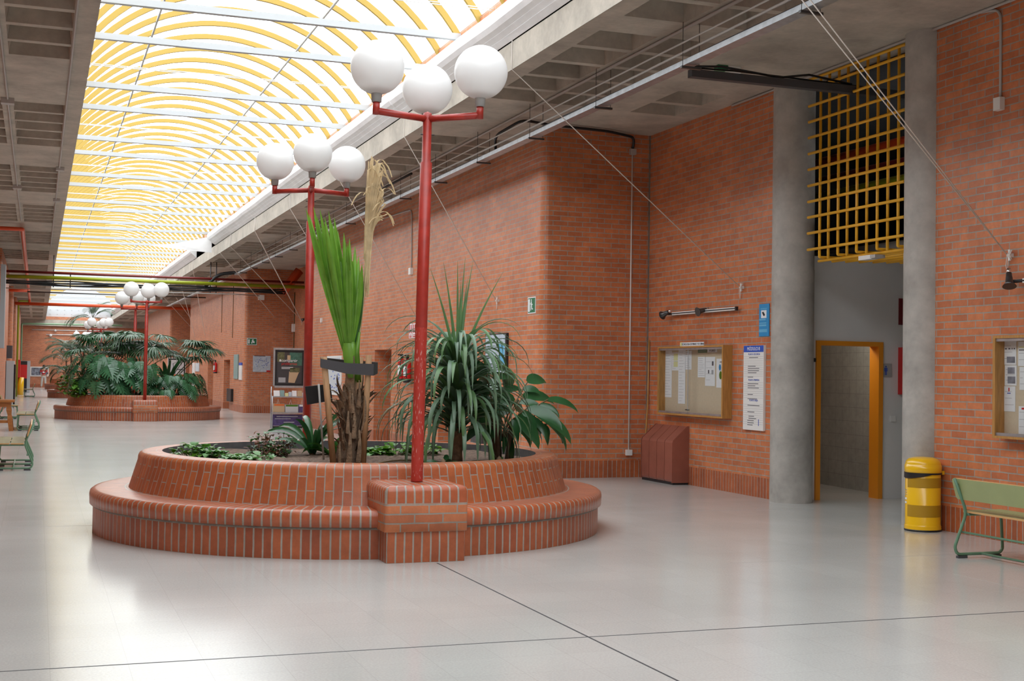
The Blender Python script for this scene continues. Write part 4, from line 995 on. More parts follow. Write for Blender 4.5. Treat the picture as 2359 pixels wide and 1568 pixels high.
# directory panel
t = thing('directory_panel', 'tall white directory panel with a blue MODULO 8 heading beside the concrete column', 'sign', (RW, 15.54, .9))
b = MB(); b.box(RW-.035, RW-.001, 15.27, 15.80, .898, 2.045); b.build('board', 'white_plastic', t)
b = MB(); b.box(RW-.037, RW-.034, 15.275, 15.795, 1.955, 2.043); b.build('heading', 'sign_blue', t)
text('MÓDULO 8', .065, (RW-.038, 15.535, 1.998), 'x', 'paper', t)
for s_, z in (('PLANTA SEGUNDA', 1.925), ('PLANTA PRIMERA', 1.575), ('PLANTA BAJA', 1.30)): text(s_, .036, (RW-.036, 15.52, z), 'x', 'ink_blue', t, 'floor_title')
b = MB(); rnd = random.Random(5); z = 1.895
while z > .96:
    if abs(z-1.575) > .03 and abs(z-1.30) > .03:
        b.box(RW-.0362, RW-.035, 15.28, 15.79, z-.0012, z+.0012, 0)
        if rnd.random() < .72: b.box(RW-.0364, RW-.035, 15.66-rnd.uniform(.08, .3), 15.68-rnd.choice((0, 0, .03)), z-.018, z-.009, 1)
    z -= .0295
b.build('text_rows', ['ink_grey', 'ink'], t)
b = MB(); b.box(RW-.0365, RW-.035, 15.38, 15.395, .96, 1.05); b.build('logo', 'ink_blue', t)
t = thing('blue_poster', 'narrow bright blue poster high beside the concrete column', 'poster', (RW, 15.31, 2.17))
b = MB(); b.box(RW-.012, RW-.001, 15.185, 15.44, 2.165, 2.60); b.build('sheet', 'cyan', t)
b = MB(); b.box(RW-.0135, RW-.012, 15.25, 15.385, 2.41, 2.515); b.build('picture', 'paper', t)
b = MB(); b.tube([(RW-.016, 15.335, 2.485), (RW-.016, 15.295, 2.445)], .014, 8); b.build('symbol', 'black', t)
b = MB()
for z0, z1, ya_, yb_ in ((2.53, 2.542, 15.24, 15.40), (2.38, 2.40, 15.27, 15.43), (2.30, 2.325, 15.25, 15.43), (2.335, 2.35, 15.25, 15.43), (2.22, 2.26, 15.23, 15.43)): b.box(RW-.013, RW-.012, ya_, yb_, z0, z1)
b.build('lettering', 'cyan_light', t)
# spot tracks
def track(y0, y1, z, heads, label, X=RW):
    t = thing('spotlight_track', label, 'light', (X, (y0+y1)/2, z), 'spotlight tracks on the walls')
    b = MB(); b.box(X-.075, X-.045, y0, y1, z-.022, z+.022, 0); b.box(X-.078, X-.075, y0, y1, z-.007, z+.007, 1); b.build('track', ['white_plastic', 'black'], t)
    b = MB()
    for q in (.15, .85): b.box(X-.05, X, y0+(y1-y0)*q-.02, y0+(y1-y0)*q+.02, z-.015, z+.015)
    b.build('bracket', 'black', t)
    b = MB(); b.box(X-.08, X-.04, y0-.03, y0, z-.027, z+.027); b.build('end_cap', 'black', t)
    for (yh, dirv) in heads:
        b = MB(); d = Vector(dirv).normalized(); o_ = Vector((X-.13, yh, z))
        b.tube([o_-d*.09, o_-d*.03, o_+d*.02, o_+d*.06], [.028, .034, .04, .068], 18)
        h = b.build('spot_head', 'metal_dark', t)
        b = MB(); b.tube([(X-.06, yh-.12, z), (X-.06, yh-.02, z), tuple(o_)], .016, 8); b.build('arm', 'black', h)
        b = MB(); b.tube([o_-d*.14, o_-d*.085], [.022, .026], 14); b.build('lamp_socket', 'chrome', h)
    return t
track(15.98, 17.9, 2.565, ((18.03, (-.3, .9, -.35)), (16.87, (-.95, -.1, -.25))), 'spotlight bar with two lamps above the heater noticeboard')
sp = atx(2325, 652, RW-.13)
track(8.6, sp.y-.12, sp.z+.02, ((sp.y, (-.25, -.35, -.9)),), 'spotlight bar with one tilted lamp above the near noticeboard')
# cleats with coiled rope ends
def cleat(X, y, z, label):
    t = thing('rope_cleat', label, 'cleat', (X, y, z), 'rope cleats on the walls')
    b = MB(); b.box(X-.035, X, y-.012, y+.012, z-.02, z+.02); b.box(X-.05, X-.035, y-.012, y+.012, z-.055, z+.055); b.build('cleat', 'white_plastic', t)
    b = MB()
    for i in range(4): b.tube([(X-.03-.01*(i % 2), y-.022+.012*i, z-.045+.005*i), (X-.06, y-.02+.012*i, z), (X-.03, y-.022+.012*i, z+.05-.005*i)], .006, 5)
    b.build('rope_coil', 'rope', t)
    b = MB(); b.tube([(X-.03, y+.05, z+.0), (X-.02, y+.075, z-.10), (X-.02, y+.06, z-.155), (X-.02, y+.045, z-.10), (X-.03, y+.03, z+.0)], .0045, 5); b.build('rope_loop', 'rope', t)
RP = [(RW, 15.88, 2.853, 15.5, 'A'), (RW, 10.57, 2.87, None, 'B'), (WW, 20.87, 2.85, 20.66, 'C'), (WW, 25.88, 2.76, 25.65, 'D'), (WW, 31.2, 2.85, 30.96, 'E'), (RW, 47.9, 3.46, 36.28, 'F'), (RW, 51.2, 3.2, 43.6, 'H')]
cl = {'A': 'left of the blue poster on the heater wall', 'B': 'above the near noticeboard', 'C': 'behind the dracaena leaves near the exit sign', 'D': 'above the fire extinguishers', 'E': 'hidden behind the folded palm leaf', 'F': 'in the first far recess beside the rear lamp pole', 'H': 'deep in the first far recess'}
for X, y, z, sy, nm in RP: cleat(X, y, z, 'white rope cleat with coiled cord '+cl[nm])
def rope(pts, label, r=.006, dbl=0):
    b = MB(); b.tube(pts, r, 5)
    if dbl: b.tube([Vector(p)+Vector((0, -.10*(1-i/(len(pts)-1)), .02*(1-i/(len(pts)-1)))) for i, p in enumerate(pts)], r, 5)
    tag(b.build('cord', 'rope'), label, 'cord', 'cords from the roof light covers to the walls')
BXX = 5.565
rope([(BXX, 15.5, 5.84), (BXX, 15.5, 5.47), (RW-.05, 15.90, 2.86)], 'cord slanting over the heater wall down to the cleat by the blue poster', .007)
bp_ = atx(1743, 0, 5.57)
e0 = Vector((RW-.05, 10.6, 2.88)); q0 = atx(1743, 0, 6.1); rope([(BXX, 9.75, 5.47), e0], 'doubled cord crossing in front of the yellow grille', .006, 1)
rope([(BXX, 20.66, 5.84), (BXX, 20.66, 5.47), (WW-.05, 20.9, 2.86)], 'cord passing behind the front lamp pole to the cleat near the exit sign', .008)
rope([(BXX, 25.65, 5.84), (BXX, 25.65, 5.47), (WW-.05, 25.9, 2.77)], 'cord from behind the rear lamp globes to the cleat above the extinguishers', .008)
rope([(BXX, 30.96, 5.84), (BXX, 30.96, 5.47), (WW-.05, 31.2, 2.86)], 'cord crossing behind the rear lamp pole into the green palm leaf', .009)
rope([(BXX, 36.28, 5.84), (BXX, 36.28, 5.47), (RW-.05, 47.9, 3.48)], 'thick cord slanting to the recess right of the display stand', .018)
rope([(BXX, 41.2, 5.84), (BXX, 41.2, 5.47), (RW-.05, 47.9, 3.48)], 'thinner cord meeting the thick cord at the recess cleat', .013)
rope([(BXX, 43.6, 5.46), (RW-.05, 51.2, 3.22)], 'cord running low across the far block to the deep recess', .013)
for i, (y, ye, lab) in enumerate(((51.6, 62, 'faint cord before the second far block'), (56.8, 66, 'faint cord in the middle of the second far block'), (62, 76.5, 'faint cord toward the second recess'), (67, 77.5, 'farthest faint cord above the planter palms'))):
    rope([(BXX, y, 5.84), (BXX, y, 5.46), (WW-.03 if i < 2 else RW-.03, ye, 3.2)], lab, .012)
# conduits and boxes
def run(name, pts, r, m_, label, cat, group=None, n=7, rad=.06, extra=None):
    b = MB(); b.tube(rpath(pts, rad) if len(pts) > 2 else pts, r, n)
    if extra is None: return tag(b.build(name, m_), label, cat, group)
    t = thing(name, label, cat, pts[0], group); b.build('tube', m_, t)
    for q in extra: bb = MB(); bb.box(*q[:6]); bb.build(q[6], q[7], t)
    return t
G = 'surface conduits'
run('conduit', [(RW-.012, 11.05, 5.44), (RW-.012, 10.75, 5.40), (RW-.012, 10.75, 4.48)], .014, 'conduit_grey', 'grey conduit dropping to a white box on the wall above the near noticeboard', 'conduit', G, extra=[(RW-.06, RW, 10.70, 10.80, 4.36, 4.49, 'junction_box', 'white_plastic')], rad=.12)
run('conduit', [(8.84, 18.865, 5.15), (8.84, 18.865, .42)], .011, 'white_plastic', 'thin white conduit down the end wall beside the corner', 'conduit', G, extra=[(8.79, 8.89, 18.82, 18.88, 5.13, 5.22, 'junction_box', 'conduit_grey'), (8.79, 8.89, 18.83, 18.88, .35, .44, 'socket', 'white_plastic')])
run('conduit', [(WW-.012, 28.7, 5.10), (WW-.012, 26.46, 5.03), (WW-.012, 26.40, 3.78)], .014, 'conduit_grey', 'grey conduit bending down the long brick wall above the extinguishers', 'conduit', G, extra=[(WW-.06, WW, 26.32, 26.48, 3.66, 3.80, 'junction_box', 'white_plastic')], rad=.15)
run('corrugated_cable', [(8.84, 18.86, 5.20), (8.84, 18.80, 5.40), (8.3, 18.6, 5.42), (7.3, 18.5, 5.42), (6.75, 18.3, 5.42), (6.50, 18.8, 5.25), (6.65, 19.2, 5.05)], .022, 'black', 'black corrugated cable looping along the ceiling to the conduit box', 'cable', rad=.14, n=8)
run('corrugated_cable', [(6.62, 24.0, 5.40), (6.45, 25.5, 5.30), (6.5, 26.5, 5.10)], .022, 'black', 'short black cable hanging between the ceiling conduit and the tray', 'cable', rad=.14, n=8)
run('conduit', [(WW-.01, 53.0, 5.0), (WW-.01, 53.0, 2.9)], .012, 'stem_brown', 'dark thin conduit dropping on the far block', 'conduit', G)
run('conduit', [(WW-.01, 56.4, 4.9), (WW-.01, 56.4, 3.2)], .010, 'stem_brown', 'second dark thin conduit on the far block', 'conduit', G)
run('conduit', [(RW-.02, 49.5, 4.6), (RW-.02, 49.5, 1.9)], .02, 'stem_brown', 'dark pipe in the corner behind the display stand', 'conduit', G, extra=[(RW-.1, RW, 49.4, 49.6, 3.1, 3.4, 'junction_box', 'white_plastic')])
run('conduit', [(6.62, 6, CEIL-.02), (6.62, 16.2, CEIL-.02), (6.62, 16.6, CEIL-.02), (6.63, 46, CEIL-.02)], .018, 'conduit_grey', 'long grey conduit along the right waffle ceiling', 'conduit', G)
run('conduit', [(.31, 9, CEIL-.02), (.31, 44, CEIL-.02)], .014, 'conduit_grey', 'grey conduit along the inner rib of the left ceiling', 'conduit', G, extra=[(.25, .40, 26.5, 26.65, CEIL-.07, CEIL, 'junction_box', 'conduit_grey'), (.25, .40, 31.5, 31.65, CEIL-.07, CEIL, 'junction_box', 'conduit_grey')])
run('conduit', [(-.49, 9, CEIL-.02), (-.49, 36.5, CEIL-.02)], .014, 'conduit_grey', 'grey conduit along the outer rib of the left ceiling', 'conduit', G, extra=[(-.58, -.40, 20.0, 20.15, CEIL-.08, CEIL, 'junction_box', 'conduit_grey'), (-.58, -.40, 29.5, 29.65, CEIL-.08, CEIL, 'junction_box', 'conduit_grey')])
run('conduit', [(RW-.03, 4, CEIL-.02), (RW-.03, 16.2, CEIL-.02)], .016, 'conduit_grey', 'grey conduit in the corner between the right ceiling and the brick wall', 'conduit', G)
# cable tray
TR = 1.925; TZ = 5.0; TX = TR*(TZ-CZ)
t = thing('cable_tray', 'galvanised cable tray hung below the right ceiling along the whole hall', 'tray', (TX, 30, TZ))
b = MB(); ya, yb = 3.0, 47.2
b.box(TX-.0, TX+.13, ya, yb, TZ-.003, TZ); b.box(TX-.003, TX, ya, yb, TZ-.003, TZ+.055); b.box(TX+.13, TX+.133, ya, yb, TZ-.003, TZ+.055); b.build('tray', 'galv', t)
b = MB(); b.box(TX, TX+.13, 50.3, 76, TZ-.003, TZ+.05); b.build('tray', 'galv', t)
b = MB(); rnd = random.Random(8)
for i in range(5):
    x = TX+.02+.022*i; b.tube([(x+rnd.uniform(-.01, .01), y, TZ+.03+rnd.uniform(0, .05)) for y in [ya+2.2*k for k in range(21)]], .013, 6)
b.build('cables', 'dark_grey', t)
for y in [5.6+2.35*k for k in range(18)]:
    for dx in (-.03, .17): b = MB(); b.tube([(TX+dx, y, TZ-.04), (TX+dx, y, CEIL)], .004, 4); b.build('hanger_rod', 'metal_dark', t)
for y in [5.6+2.35*k for k in range(18)]: b = MB(); b.box(TX-.05, TX+.19, y-.02, y+.02, TZ-.045, TZ-.02); b.build('support_bracket', 'metal_dark', t)
b = MB(); b.tube([(TX-.02, ya+3*k, TZ+.13+.02*math.sin(k)) for k in range(15)], .014, 6); b.tube([(TX-.09, ya+3*k, TZ+.20) for k in range(14)], .010, 6); b.build('side_conduit', 'conduit_grey', t)
b = MB(); b.tube(rpath([(TX+.1, 46.8, TZ+.06), (TX+.1, 47.3, TZ+.1), (TX-.5, 47.5, TZ+.05), (TX-1.0, 47.5, 4.55)], .3), .06, 8); b.build('cable_bundle_bend', 'black', t)
# dark duct to the grille
t = thing('cable_duct', 'dark grey cable duct crossing from the tray to the yellow grille', 'duct', (8.2, 13.45, 5.1))
b = MB(); b.box(7.0, 10.2, 13.36, 13.46, 5.06, 5.15); b.build('duct', 'dark_grey', t)
b = MB(); b.tube([(6.9, 13.38, 5.17), (7.4, 13.4, 5.22), (8.2, 13.42, 5.17), (8.6, 13.42, 5.24), (9.2, 13.42, 5.18)], .014, 6); b.tube([(6.9, 13.45, 5.18), (7.6, 13.45, 5.20), (9.4, 13.45, 5.17)], .011, 6); b.build('cables', 'black', t)
t = thing('junction_box', 'small pale box with a green label fixed to the ceiling above the dark duct', 'box', (8.0, 14.0, 5.42))
b = MB(); b.box(7.95, 8.12, 14.2, 14.3, 5.38, CEIL); b.build('case', 'white_plastic', t)
b = MB(); b.box(7.80, 7.94, 14.2, 14.3, 5.40, CEIL); b.build('label_plate', 'green_sign', t)
# leaning strip, switch, toilets sign etc
b = MB(); b.tube([(9.145, 18.80, 2.18), (9.13, 18.79, 1.2), (9.06, 18.72, .55), (9.02, 18.66, .0)], .014, 7); tag(b.build('wooden_lath', 'wood_orange'), 'thin orange lath leaning in the corner behind the heater cover', 'lath')
t = thing('toilet_sign', 'small grey sign with a blue man symbol right of the orange door frame', 'sign', (10.82, AY, 1.65))
b = MB(); b.box(10.73, 10.92, AY-.012, AY-.001, 1.645, 1.825); b.build('plate', 'grey_plastic', t)
b = MB(); yy = AY-.013; b.box(10.813, 10.837, yy-.001, yy+.001, 1.775, 1.795); b.box(10.80, 10.85, yy-.001, yy+.001, 1.72, 1.77); b.box(10.81, 10.823, yy-.001, yy+.001, 1.67, 1.72); b.box(10.827, 10.84, yy-.001, yy+.001, 1.67, 1.72); b.build('man_symbol', 'ink_blue', t)
b = MB(); b.box(10.91, 10.99, AY-.015, AY-.001, 1.04, 1.12); tag(b.build('light_switch', 'white_plastic'), 'white light switch below the toilet sign', 'switch')
b = MB(); b.box(11.03, 11.45, AY-.15, AY-.001, 1.41, 2.05); tag(b.build('fire_cabinet', 'red_sign'), 'dark red hose cabinet partly behind the right column', 'cabinet')
t = thing('fire_sign', 'dark red hose reel sign high beside the right column', 'sign', (11.2, AY, 2.4))
b = MB(); b.box(11.03, 11.38, AY-.01, AY-.001, 2.36, 2.72); b.build('plate', 'dark_red', t)
b = MB(); b.lathe([(.05, 0), (.06, 0), (.06, .001)], (0, 0, 0), 24); b.v = [Vector((11.17+q.x, AY-.012, 2.58+q.y*1.3)) for q in b.v]; b.build('symbol', 'paper_yellow', t)
b = MB(); b.box(11.10, 11.3, AY-.012, AY-.01, 2.47, 2.475); b.build('symbol_line', 'poster_tan', t)
b = MB(); b.box(9.66, 9.71, AY-.03, AY-.001, 1.83, 1.88); tag(b.build('door_stop', 'black'), 'small black door catch left of the orange frame', 'catch')
# yellow grille
t = thing('ceiling_grille', 'yellow bar grille hanging between the two concrete columns', 'grille', (9.22, 13.4, 3.1))
GX = 9.22
ye = [95, 130, 170, 212, 253, 294, 334, 376, 417, 458, 499, 541]; yL = [176, 205, 247, 282, 318, 355, 392, 429, 466, 501, 538, 576]
for i in range(12):
    z = (atx(2090, ye[i], GX).z+atx(1868, yL[i], GX).z)/2
    z = min(z, 5.42); y0_ = atx(2090, 300, GX).y; y1_ = atx(1868 if i != 1 else 1882, 300, GX).y
    b = MB(); b.tube([(GX-.03, y0_, z), (GX-.03, y1_, z)], .018, 10); b.build('horizontal_bar', 'grille_yellow', t)
vx = [1890, 1910, 1932, 1953, 1975, 1998, 2022, 2046, 2070]; GB = 3.135
for i, x_ in enumerate(vx):
    y = atx(x_, 350, GX).y; b = MB()
    if i % 2 == 0: b.tube(rpath([(GX, y, 5.42), (GX, y, GB), (GX+1.0, y, GB)], .01, 2), .018, 10)
    else: b.tube([(GX, y, 5.42), (GX, y, GB-.03)], .018, 10)
    b.build('vertical_bar', 'grille_yellow', t)
for i in range(7):
    x = GX+.08+.17*i; b = MB(); b.tube([(x, 14.25-.05*i, GB-.035), (x, 12.32, GB-.035)], .018, 10); b.build('bottom_bar', 'grille_yellow', t)
t = thing('emergency_light', 'small white emergency light under the yellow grille', 'light', (9.27, 13.2, 3.02))
b = MB(); b.box(9.22, 9.32, 13.02, 13.28, 3.03, 3.08); b.build('housing', 'white_plastic', t)
b = MB(); b.box(9.20, 9.34, 12.92, 13.02, 3.035, 3.075); b.build('end_piece', 'conduit_grey', t)
for i, (z, m_, lab) in enumerate(((4.75, 'pipe_red', 'red pipe seen dimly behind the yellow grille'), (4.50, 'pipe_dark_red', 'dark red pipe behind the yellow grille'), (4.30, 'pipe_green', 'green pipe behind the yellow grille'), (3.42, 'conduit_grey', 'grey duct low behind the yellow grille'))):
    run('service_pipe', [(10.6+.1*i, 9.3, z), (10.6+.1*i, 19.8, z)], .05 if i < 3 else .07, m_, lab, 'pipe', 'service pipes behind the grille', n=10)
# ================================================================== LONG BRICK WALL ITEMS
def run_man(b, X, y, z, h, m, mirror=1):
    def B(u0, u1, v0, v1): b.box(X-.001, X, y-u1*h*mirror if mirror > 0 else y+u0*h, y-u0*h if mirror > 0 else y+u1*h, z+v0*h, z+v1*h, m)
    B(.44, .56, .78, .92); B(.40, .58, .42, .76); B(.30, .44, .55, .65); B(.56, .74, .50, .60); B(.36, .46, .15, .45); B(.54, .66, .25, .44); B(.62, .82, .20, .28)
t = thing('exit_sign', 'green and white running man exit sign near the rounded wall corner', 'sign', (WW, 19.3, 2.57))
b = MB(); b.box(WW-.006, WW-.001, 19.13, 19.47, 2.57, 2.83); b.build('backing', 'paper', t)
b = MB(); b.box(WW-.008, WW-.006, 19.145, 19.455, 2.585, 2.815); b.build('green_field', 'green_sign', t)
b = MB(); b.box(WW-.010, WW-.008, 19.37, 19.44, 2.60, 2.80); run_man(b, WW-.009, 19.42, 2.585, .23, 0); b.build('running_man', 'paper', t)
t = thing('exit_sign', 'small green exit sign on the end wall of the far block', 'sign', (7.6, 49.8, 2.6))
b = MB(); b.box(7.42, 7.79, 49.78, 49.799, 2.57, 2.83); b.build('backing', 'paper', t)
b = MB(); b.box(7.44, 7.77, 49.775, 49.78, 2.59, 2.81); b.build('green_field', 'green_sign', t)
b = MB(); b.box(7.46, 7.52, 49.77, 49.775, 2.62, 2.78); b.box(7.60, 7.66, 49.77, 49.775, 2.66, 2.76); b.box(7.58, 7.62, 49.77, 49.775, 2.62, 2.68); b.box(7.66, 7.70, 49.77, 49.775, 2.64, 2.72); b.box(7.62, 7.66, 49.77, 49.775, 2.765, 2.79); b.build('running_man', 'paper', t)
t = thing('wall_map', 'white campus map sheet on the end wall of the far block', 'poster', (8.0, 49.8, 1.5))
b = MB(); b.box(7.66, 8.32, 49.77, 49.799, 1.56, 2.17); b.build('sheet', 'map_blue', t)
b = MB(); b.box(7.70, 8.12, 49.765, 49.77, 2.145, 2.175); b.build('title_bar', 'ink', t)
b = MB(); b.box(8.17, 8.32, 49.765, 49.77, 1.56, 1.62); b.build('red_corner', 'red_sign', t)
b = MB(); rnd = random.Random(6)
for i in range(26): x, z = rnd.uniform(7.75, 8.25), rnd.uniform(1.68, 2.08); b.box(x, x+.03, 49.766, 49.77, z, z+.022)
b.build('map_marks', 'ink_blue', t)
# framed poster near corner
t = thing('framed_poster', 'pale blue poster in a black frame behind the dracaena', 'poster', (WW, 20.7, 1.62))
b = MB(); b.box(WW-.04, WW-.001, 20.36, 21.45, 1.60, 2.29); b.build('frame', 'black', t)
b = MB(); b.box(WW-.043, WW-.04, 20.42, 21.42, 1.62, 2.27, 0); b.box(WW-.044, WW-.043, 20.44, 20.72, 1.68, 2.12, 1); b.build('sheet', ['map_blue', 'cyan_light'], t)
b = MB(); b.box(WW-.10, WW-.001, 21.4, 22.0, .40, .74); tag(b.build('wall_bin', 'dark_grey'), 'dark grey wall box low behind the dracaena trunk', 'box')
b = MB(); b.box(WW-.10, WW-.001, 52.5, 53.7, .36, .86); tag(b.build('wall_bin', 'black'), 'black wall box beside an opening of the far block', 'box')
t = thing('noticeboard', 'white timetable board between the stakes and the rear lamp pole', 'noticeboard', (WW, 34, 1.0))
b = MB(); b.box(WW-.03, WW-.001, 32.9, 34.65, 1.0, 2.02); b.build('frame', 'white_plastic', t)
b = MB(); b.box(WW-.032, WW-.03, 33.0, 34.55, 1.05, 1.97); b.build('sheet', 'paper_grey', t)
b = MB(); rnd = random.Random(9)
for i in range(30): y, z = rnd.uniform(33.05, 34.4), rnd.uniform(1.1, 1.9); b.box(WW-.034, WW-.032, y, y+.1, z, z+.03)
b.build('printing', 'ink_blue', t)
def ext(X, y, z, label, s=1.0):
    t = thing('fire_extinguisher', label, 'extinguisher', (X-.09, y, z), 'fire extinguishers on the wall')
    c = (X-.095, y, z)
    b = MB(); b.lathe([(.001, .03), (.076, .03), (.08, .05), (.08, .40), (.065, .45), (.03, .48), (.022, .50)], c, 20); b.build('cylinder', 'ext_red', t)
    b = MB(); b.lathe([(.001, 0), (.083, 0), (.083, .06), (.001, .06)], c, 20); b.box(c[0]-.03, c[0]+.03, y-.03, y+.03, z+.50, z+.56); b.box(c[0]-.09, c[0]+.03, y-.012, y+.012, z+.55, z+.575); b.build('valve_and_base', 'black', t)
    b = MB(); n = 10; b.rings([[(c[0]+.0815*math.cos(a), y+.0815*math.sin(a), zz) for a in [PI*.85+PI*.55*i/n for i in range(n+1)]] for zz in (z+.14, z+.34)], False); b.build('label_sticker', 'paper', t)
    b = MB(); b.tube([(c[0]-.02, y-.03, z+.53), (c[0]-.06, y-.10, z+.42), (c[0]-.05, y-.10, z+.2), (c[0]-.04, y-.09, z+.1)], .010, 6); b.build('hose', 'black', t)
ext(WW, 26.75, 1.42, 'left fire extinguisher of the pair right of the recessed opening')
ext(WW, 26.30, 1.40, 'right fire extinguisher of the pair, against the front lamp pole')
ext(WW, 57.5, 1.46, 'single fire extinguisher between the two openings of the far block')
for y, l in ((26.42, 'left'), (26.14, 'right')):
    t = thing('extinguisher_sign', '%s of the two red and white extinguisher signs beside the front lamp pole' % l, 'sign', (WW, y, 2.33))
    b = MB(); b.box(WW-.005, WW-.001, y-.12, y+.12, 2.33, 2.63, 0); b.build('plate', 'paper', t)
    b = MB(); b.box(WW-.007, WW-.005, y-.09, y-.03, 2.43, 2.61); b.box(WW-.007, WW-.005, y+.03, y+.09, 2.43, 2.61); b.box(WW-.007, WW-.005, y-.09, y+.09, 2.345, 2.37); b.box(WW-.007, WW-.005, y-.09, y+.09, 2.385, 2.40); b.build('red_marks', 'red_sign', t)
b = MB(); b.box(WW-.04, WW, 35.5, 35.6, 2.95, 3.07); tag(b.build('alarm_box', 'white_plastic'), 'tiny white box on the long brick wall right of the rear lamp pole', 'box')
b = MB(); b.box(WW-.04, WW, 51.2, 52.3, 1.27, 2.22); tag(b.build('long_panel', 'poster_teal'), 'tall teal panel near the corner of the far block', 'panel')
t = thing('directory_panel', 'narrow white directory with blue cap at the corner of the far block', 'sign', (WW, 50.6, 1.25))
b = MB(); b.box(WW-.03, WW, 50.2, 50.95, 1.24, 1.80); b.build('board', 'white_plastic', t); b = MB(); b.box(WW-.032, WW, 50.2, 50.95, 1.80, 1.90); b.build('heading', 'sign_blue', t)
b = MB(); b.box(WW-.03, WW, 66.0, 67.1, .35, 1.95); tag(b.build('long_panel', 'white_plastic'), 'tall white panel right of the orange striped poster stand', 'panel')
b = MB(); b.box(WW-.03, WW, 64.2, 65.7, 1.52, 1.94); tag(b.build('framed_notice', 'paper_grey'), 'small grey framed notice on the far block', 'notice')
t = thing('spotlight_track', 'dark spotlight head on the wall above the display stand', 'light', (RW, 47, 3.3), 'spotlight tracks on the walls')
c = aty(695, 737, 46.5); b = MB(); b.tube([c, c+Vector((.12, 0, .05))], [.07, .03], 10); b.tube([c+Vector((.12, 0, .05)), (RW, 46.9, c.z+.1)], .02, 6); b.build('spot_head', 'metal_dark', t)
# display stand with leaflets
t = thing('display_stand', 'leaflet display stand with a dark poster on top left of the rear lamp pole', 'stand', (6.7, 36.95, 0))
SX0, SX1, SY = 6.26, 7.16, 36.9
b = MB(); b.box(SX0, SX0+.035, SY, SY+.10, 1.18, 2.26); b.box(SX1-.035, SX1, SY, SY+.10, 1.18, 2.26); b.box(SX0+.035, SX1-.035, SY, SY+.10, 2.20, 2.26); b.box(SX0+.035, SX1-.035, SY, SY+.10, 1.13, 1.19); b.build('poster_frame', 'galv', t)
b = MB(); b.box(SX0+.035, SX1-.035, SY+.02, SY+.06, 1.19, 2.20); b.build('poster_border', 'black', t)
b = MB(); b.box(SX0+.10, SX1-.10, SY+.012, SY+.02, 1.25, 2.13); p_ = b.build('poster', 'poster_dark', t)
b = MB()
b.box(SX0+.10, SX0+.30, SY+.008, SY+.012, 1.86, 2.13, 0); b.box(SX0+.30, SX0+.48, SY+.008, SY+.012, 1.92, 2.13, 1); b.box(SX0+.45, SX1-.10, SY+.007, SY+.011, 1.76, 2.13, 2); b.box(SX0+.38, SX0+.47, SY+.006, SY+.008, 1.92, 2.05, 3)
b.box(SX0+.16, SX0+.20, SY+.005, SY+.007, 1.87, 1.93, 4); b.box(SX0+.22, SX0+.55, SY+.005, SY+.007, 1.70, 1.715, 4); b.box(SX0+.22, SX0+.62, SY+.005, SY+.007, 1.665, 1.68, 4)
b.poly([(SX0+.42, SY+.006, 1.28), (SX0+.60, SY+.006, 1.27), (SX0+.72, SY+.006, 1.58), (SX0+.44, SY+.006, 1.59)], 3); b.box(SX0+.46, SX0+.74, SY+.005, SY+.007, 1.57, 1.70, 0); b.box(SX0+.14, SX0+.34, SY+.006, SY+.008, 1.28, 1.42, 6)
b.build('poster_artwork', ['poster_olive', 'metal_dark', 'poster_green', 'poster_tan', 'paper', 'poster_orange', 'ink_grey'], t)
text('compartir', .115, (SX0+.44, SY+.004, 1.90), 'y', 'paper', t); text('problemas', .105, (SX0+.44, SY+.004, 1.81), 'y', 'red_sign', t)
for i, z in enumerate((.86, .41)):
    b = MB(); b.box(SX0-.02, SX1, SY-.18, SY+.10, z, z+.03); b.build('shelf', 'galv', t)
b = MB(); b.box(SX0-.02, SX1, SY-.05, SY-.03, .06, .38); b.build('lower_banner', 'purple', t)
b = MB(); b.box(SX0+.1, SX1-.2, SY-.052, SY-.05, .31, .33); b.box(SX0+.05, SX1-.4, SY-.052, SY-.05, .25, .265); b.box(SX0+.3, SX1-.3, SY-.052, SY-.05, .15, .17); b.build('banner_text', 'paper_grey', t)
for x in (SX0-.04, SX1):
    for y in (SY-.16, SY+.08):
        b = MB(); b.tube([(x, y, 0), (x, y+.0, 1.16 if y > SY else .9)], .014, 8); b.build('leg', 'galv', t)
b = MB(); b.box(SX0-.02, SX0+.2, SY-.08, SY, 0, .05); b.box(SX1-.2, SX1, SY-.08, SY, 0, .05); b.build('foot', 'black', t)
rnd = random.Random(12)
lf = [('white leaflet with a grey sketch', 'paper', 0, .17, .17), ('teal photo leaflet', 'poster_teal', .18, .12, .18), ('yellow folded leaflet', 'paper_yellow', .32, .09, .10), ('blue striped leaflet', 'map_blue', .42, .09, .13), ('white question mark leaflet', 'paper', .52, .13, .17), ('dark red photo leaflet', 'poster_tan', .67, .13, .17), ('pale leaflet at the end', 'paper_grey', .81, .08, .11)]
for nm, m_, x, w_, h in lf:
    b = MB(); M = Matrix.Translation((SX0+x, SY-.10, .892)) @ Matrix.Rotation(math.radians(-18), 4, 'X'); b.box(0, w_, 0, .012, 0, h, 0, M)
    tag(b.build('leaflet', m_), nm+' on the upper shelf of the display stand', 'leaflet', 'leaflets on the display stand')
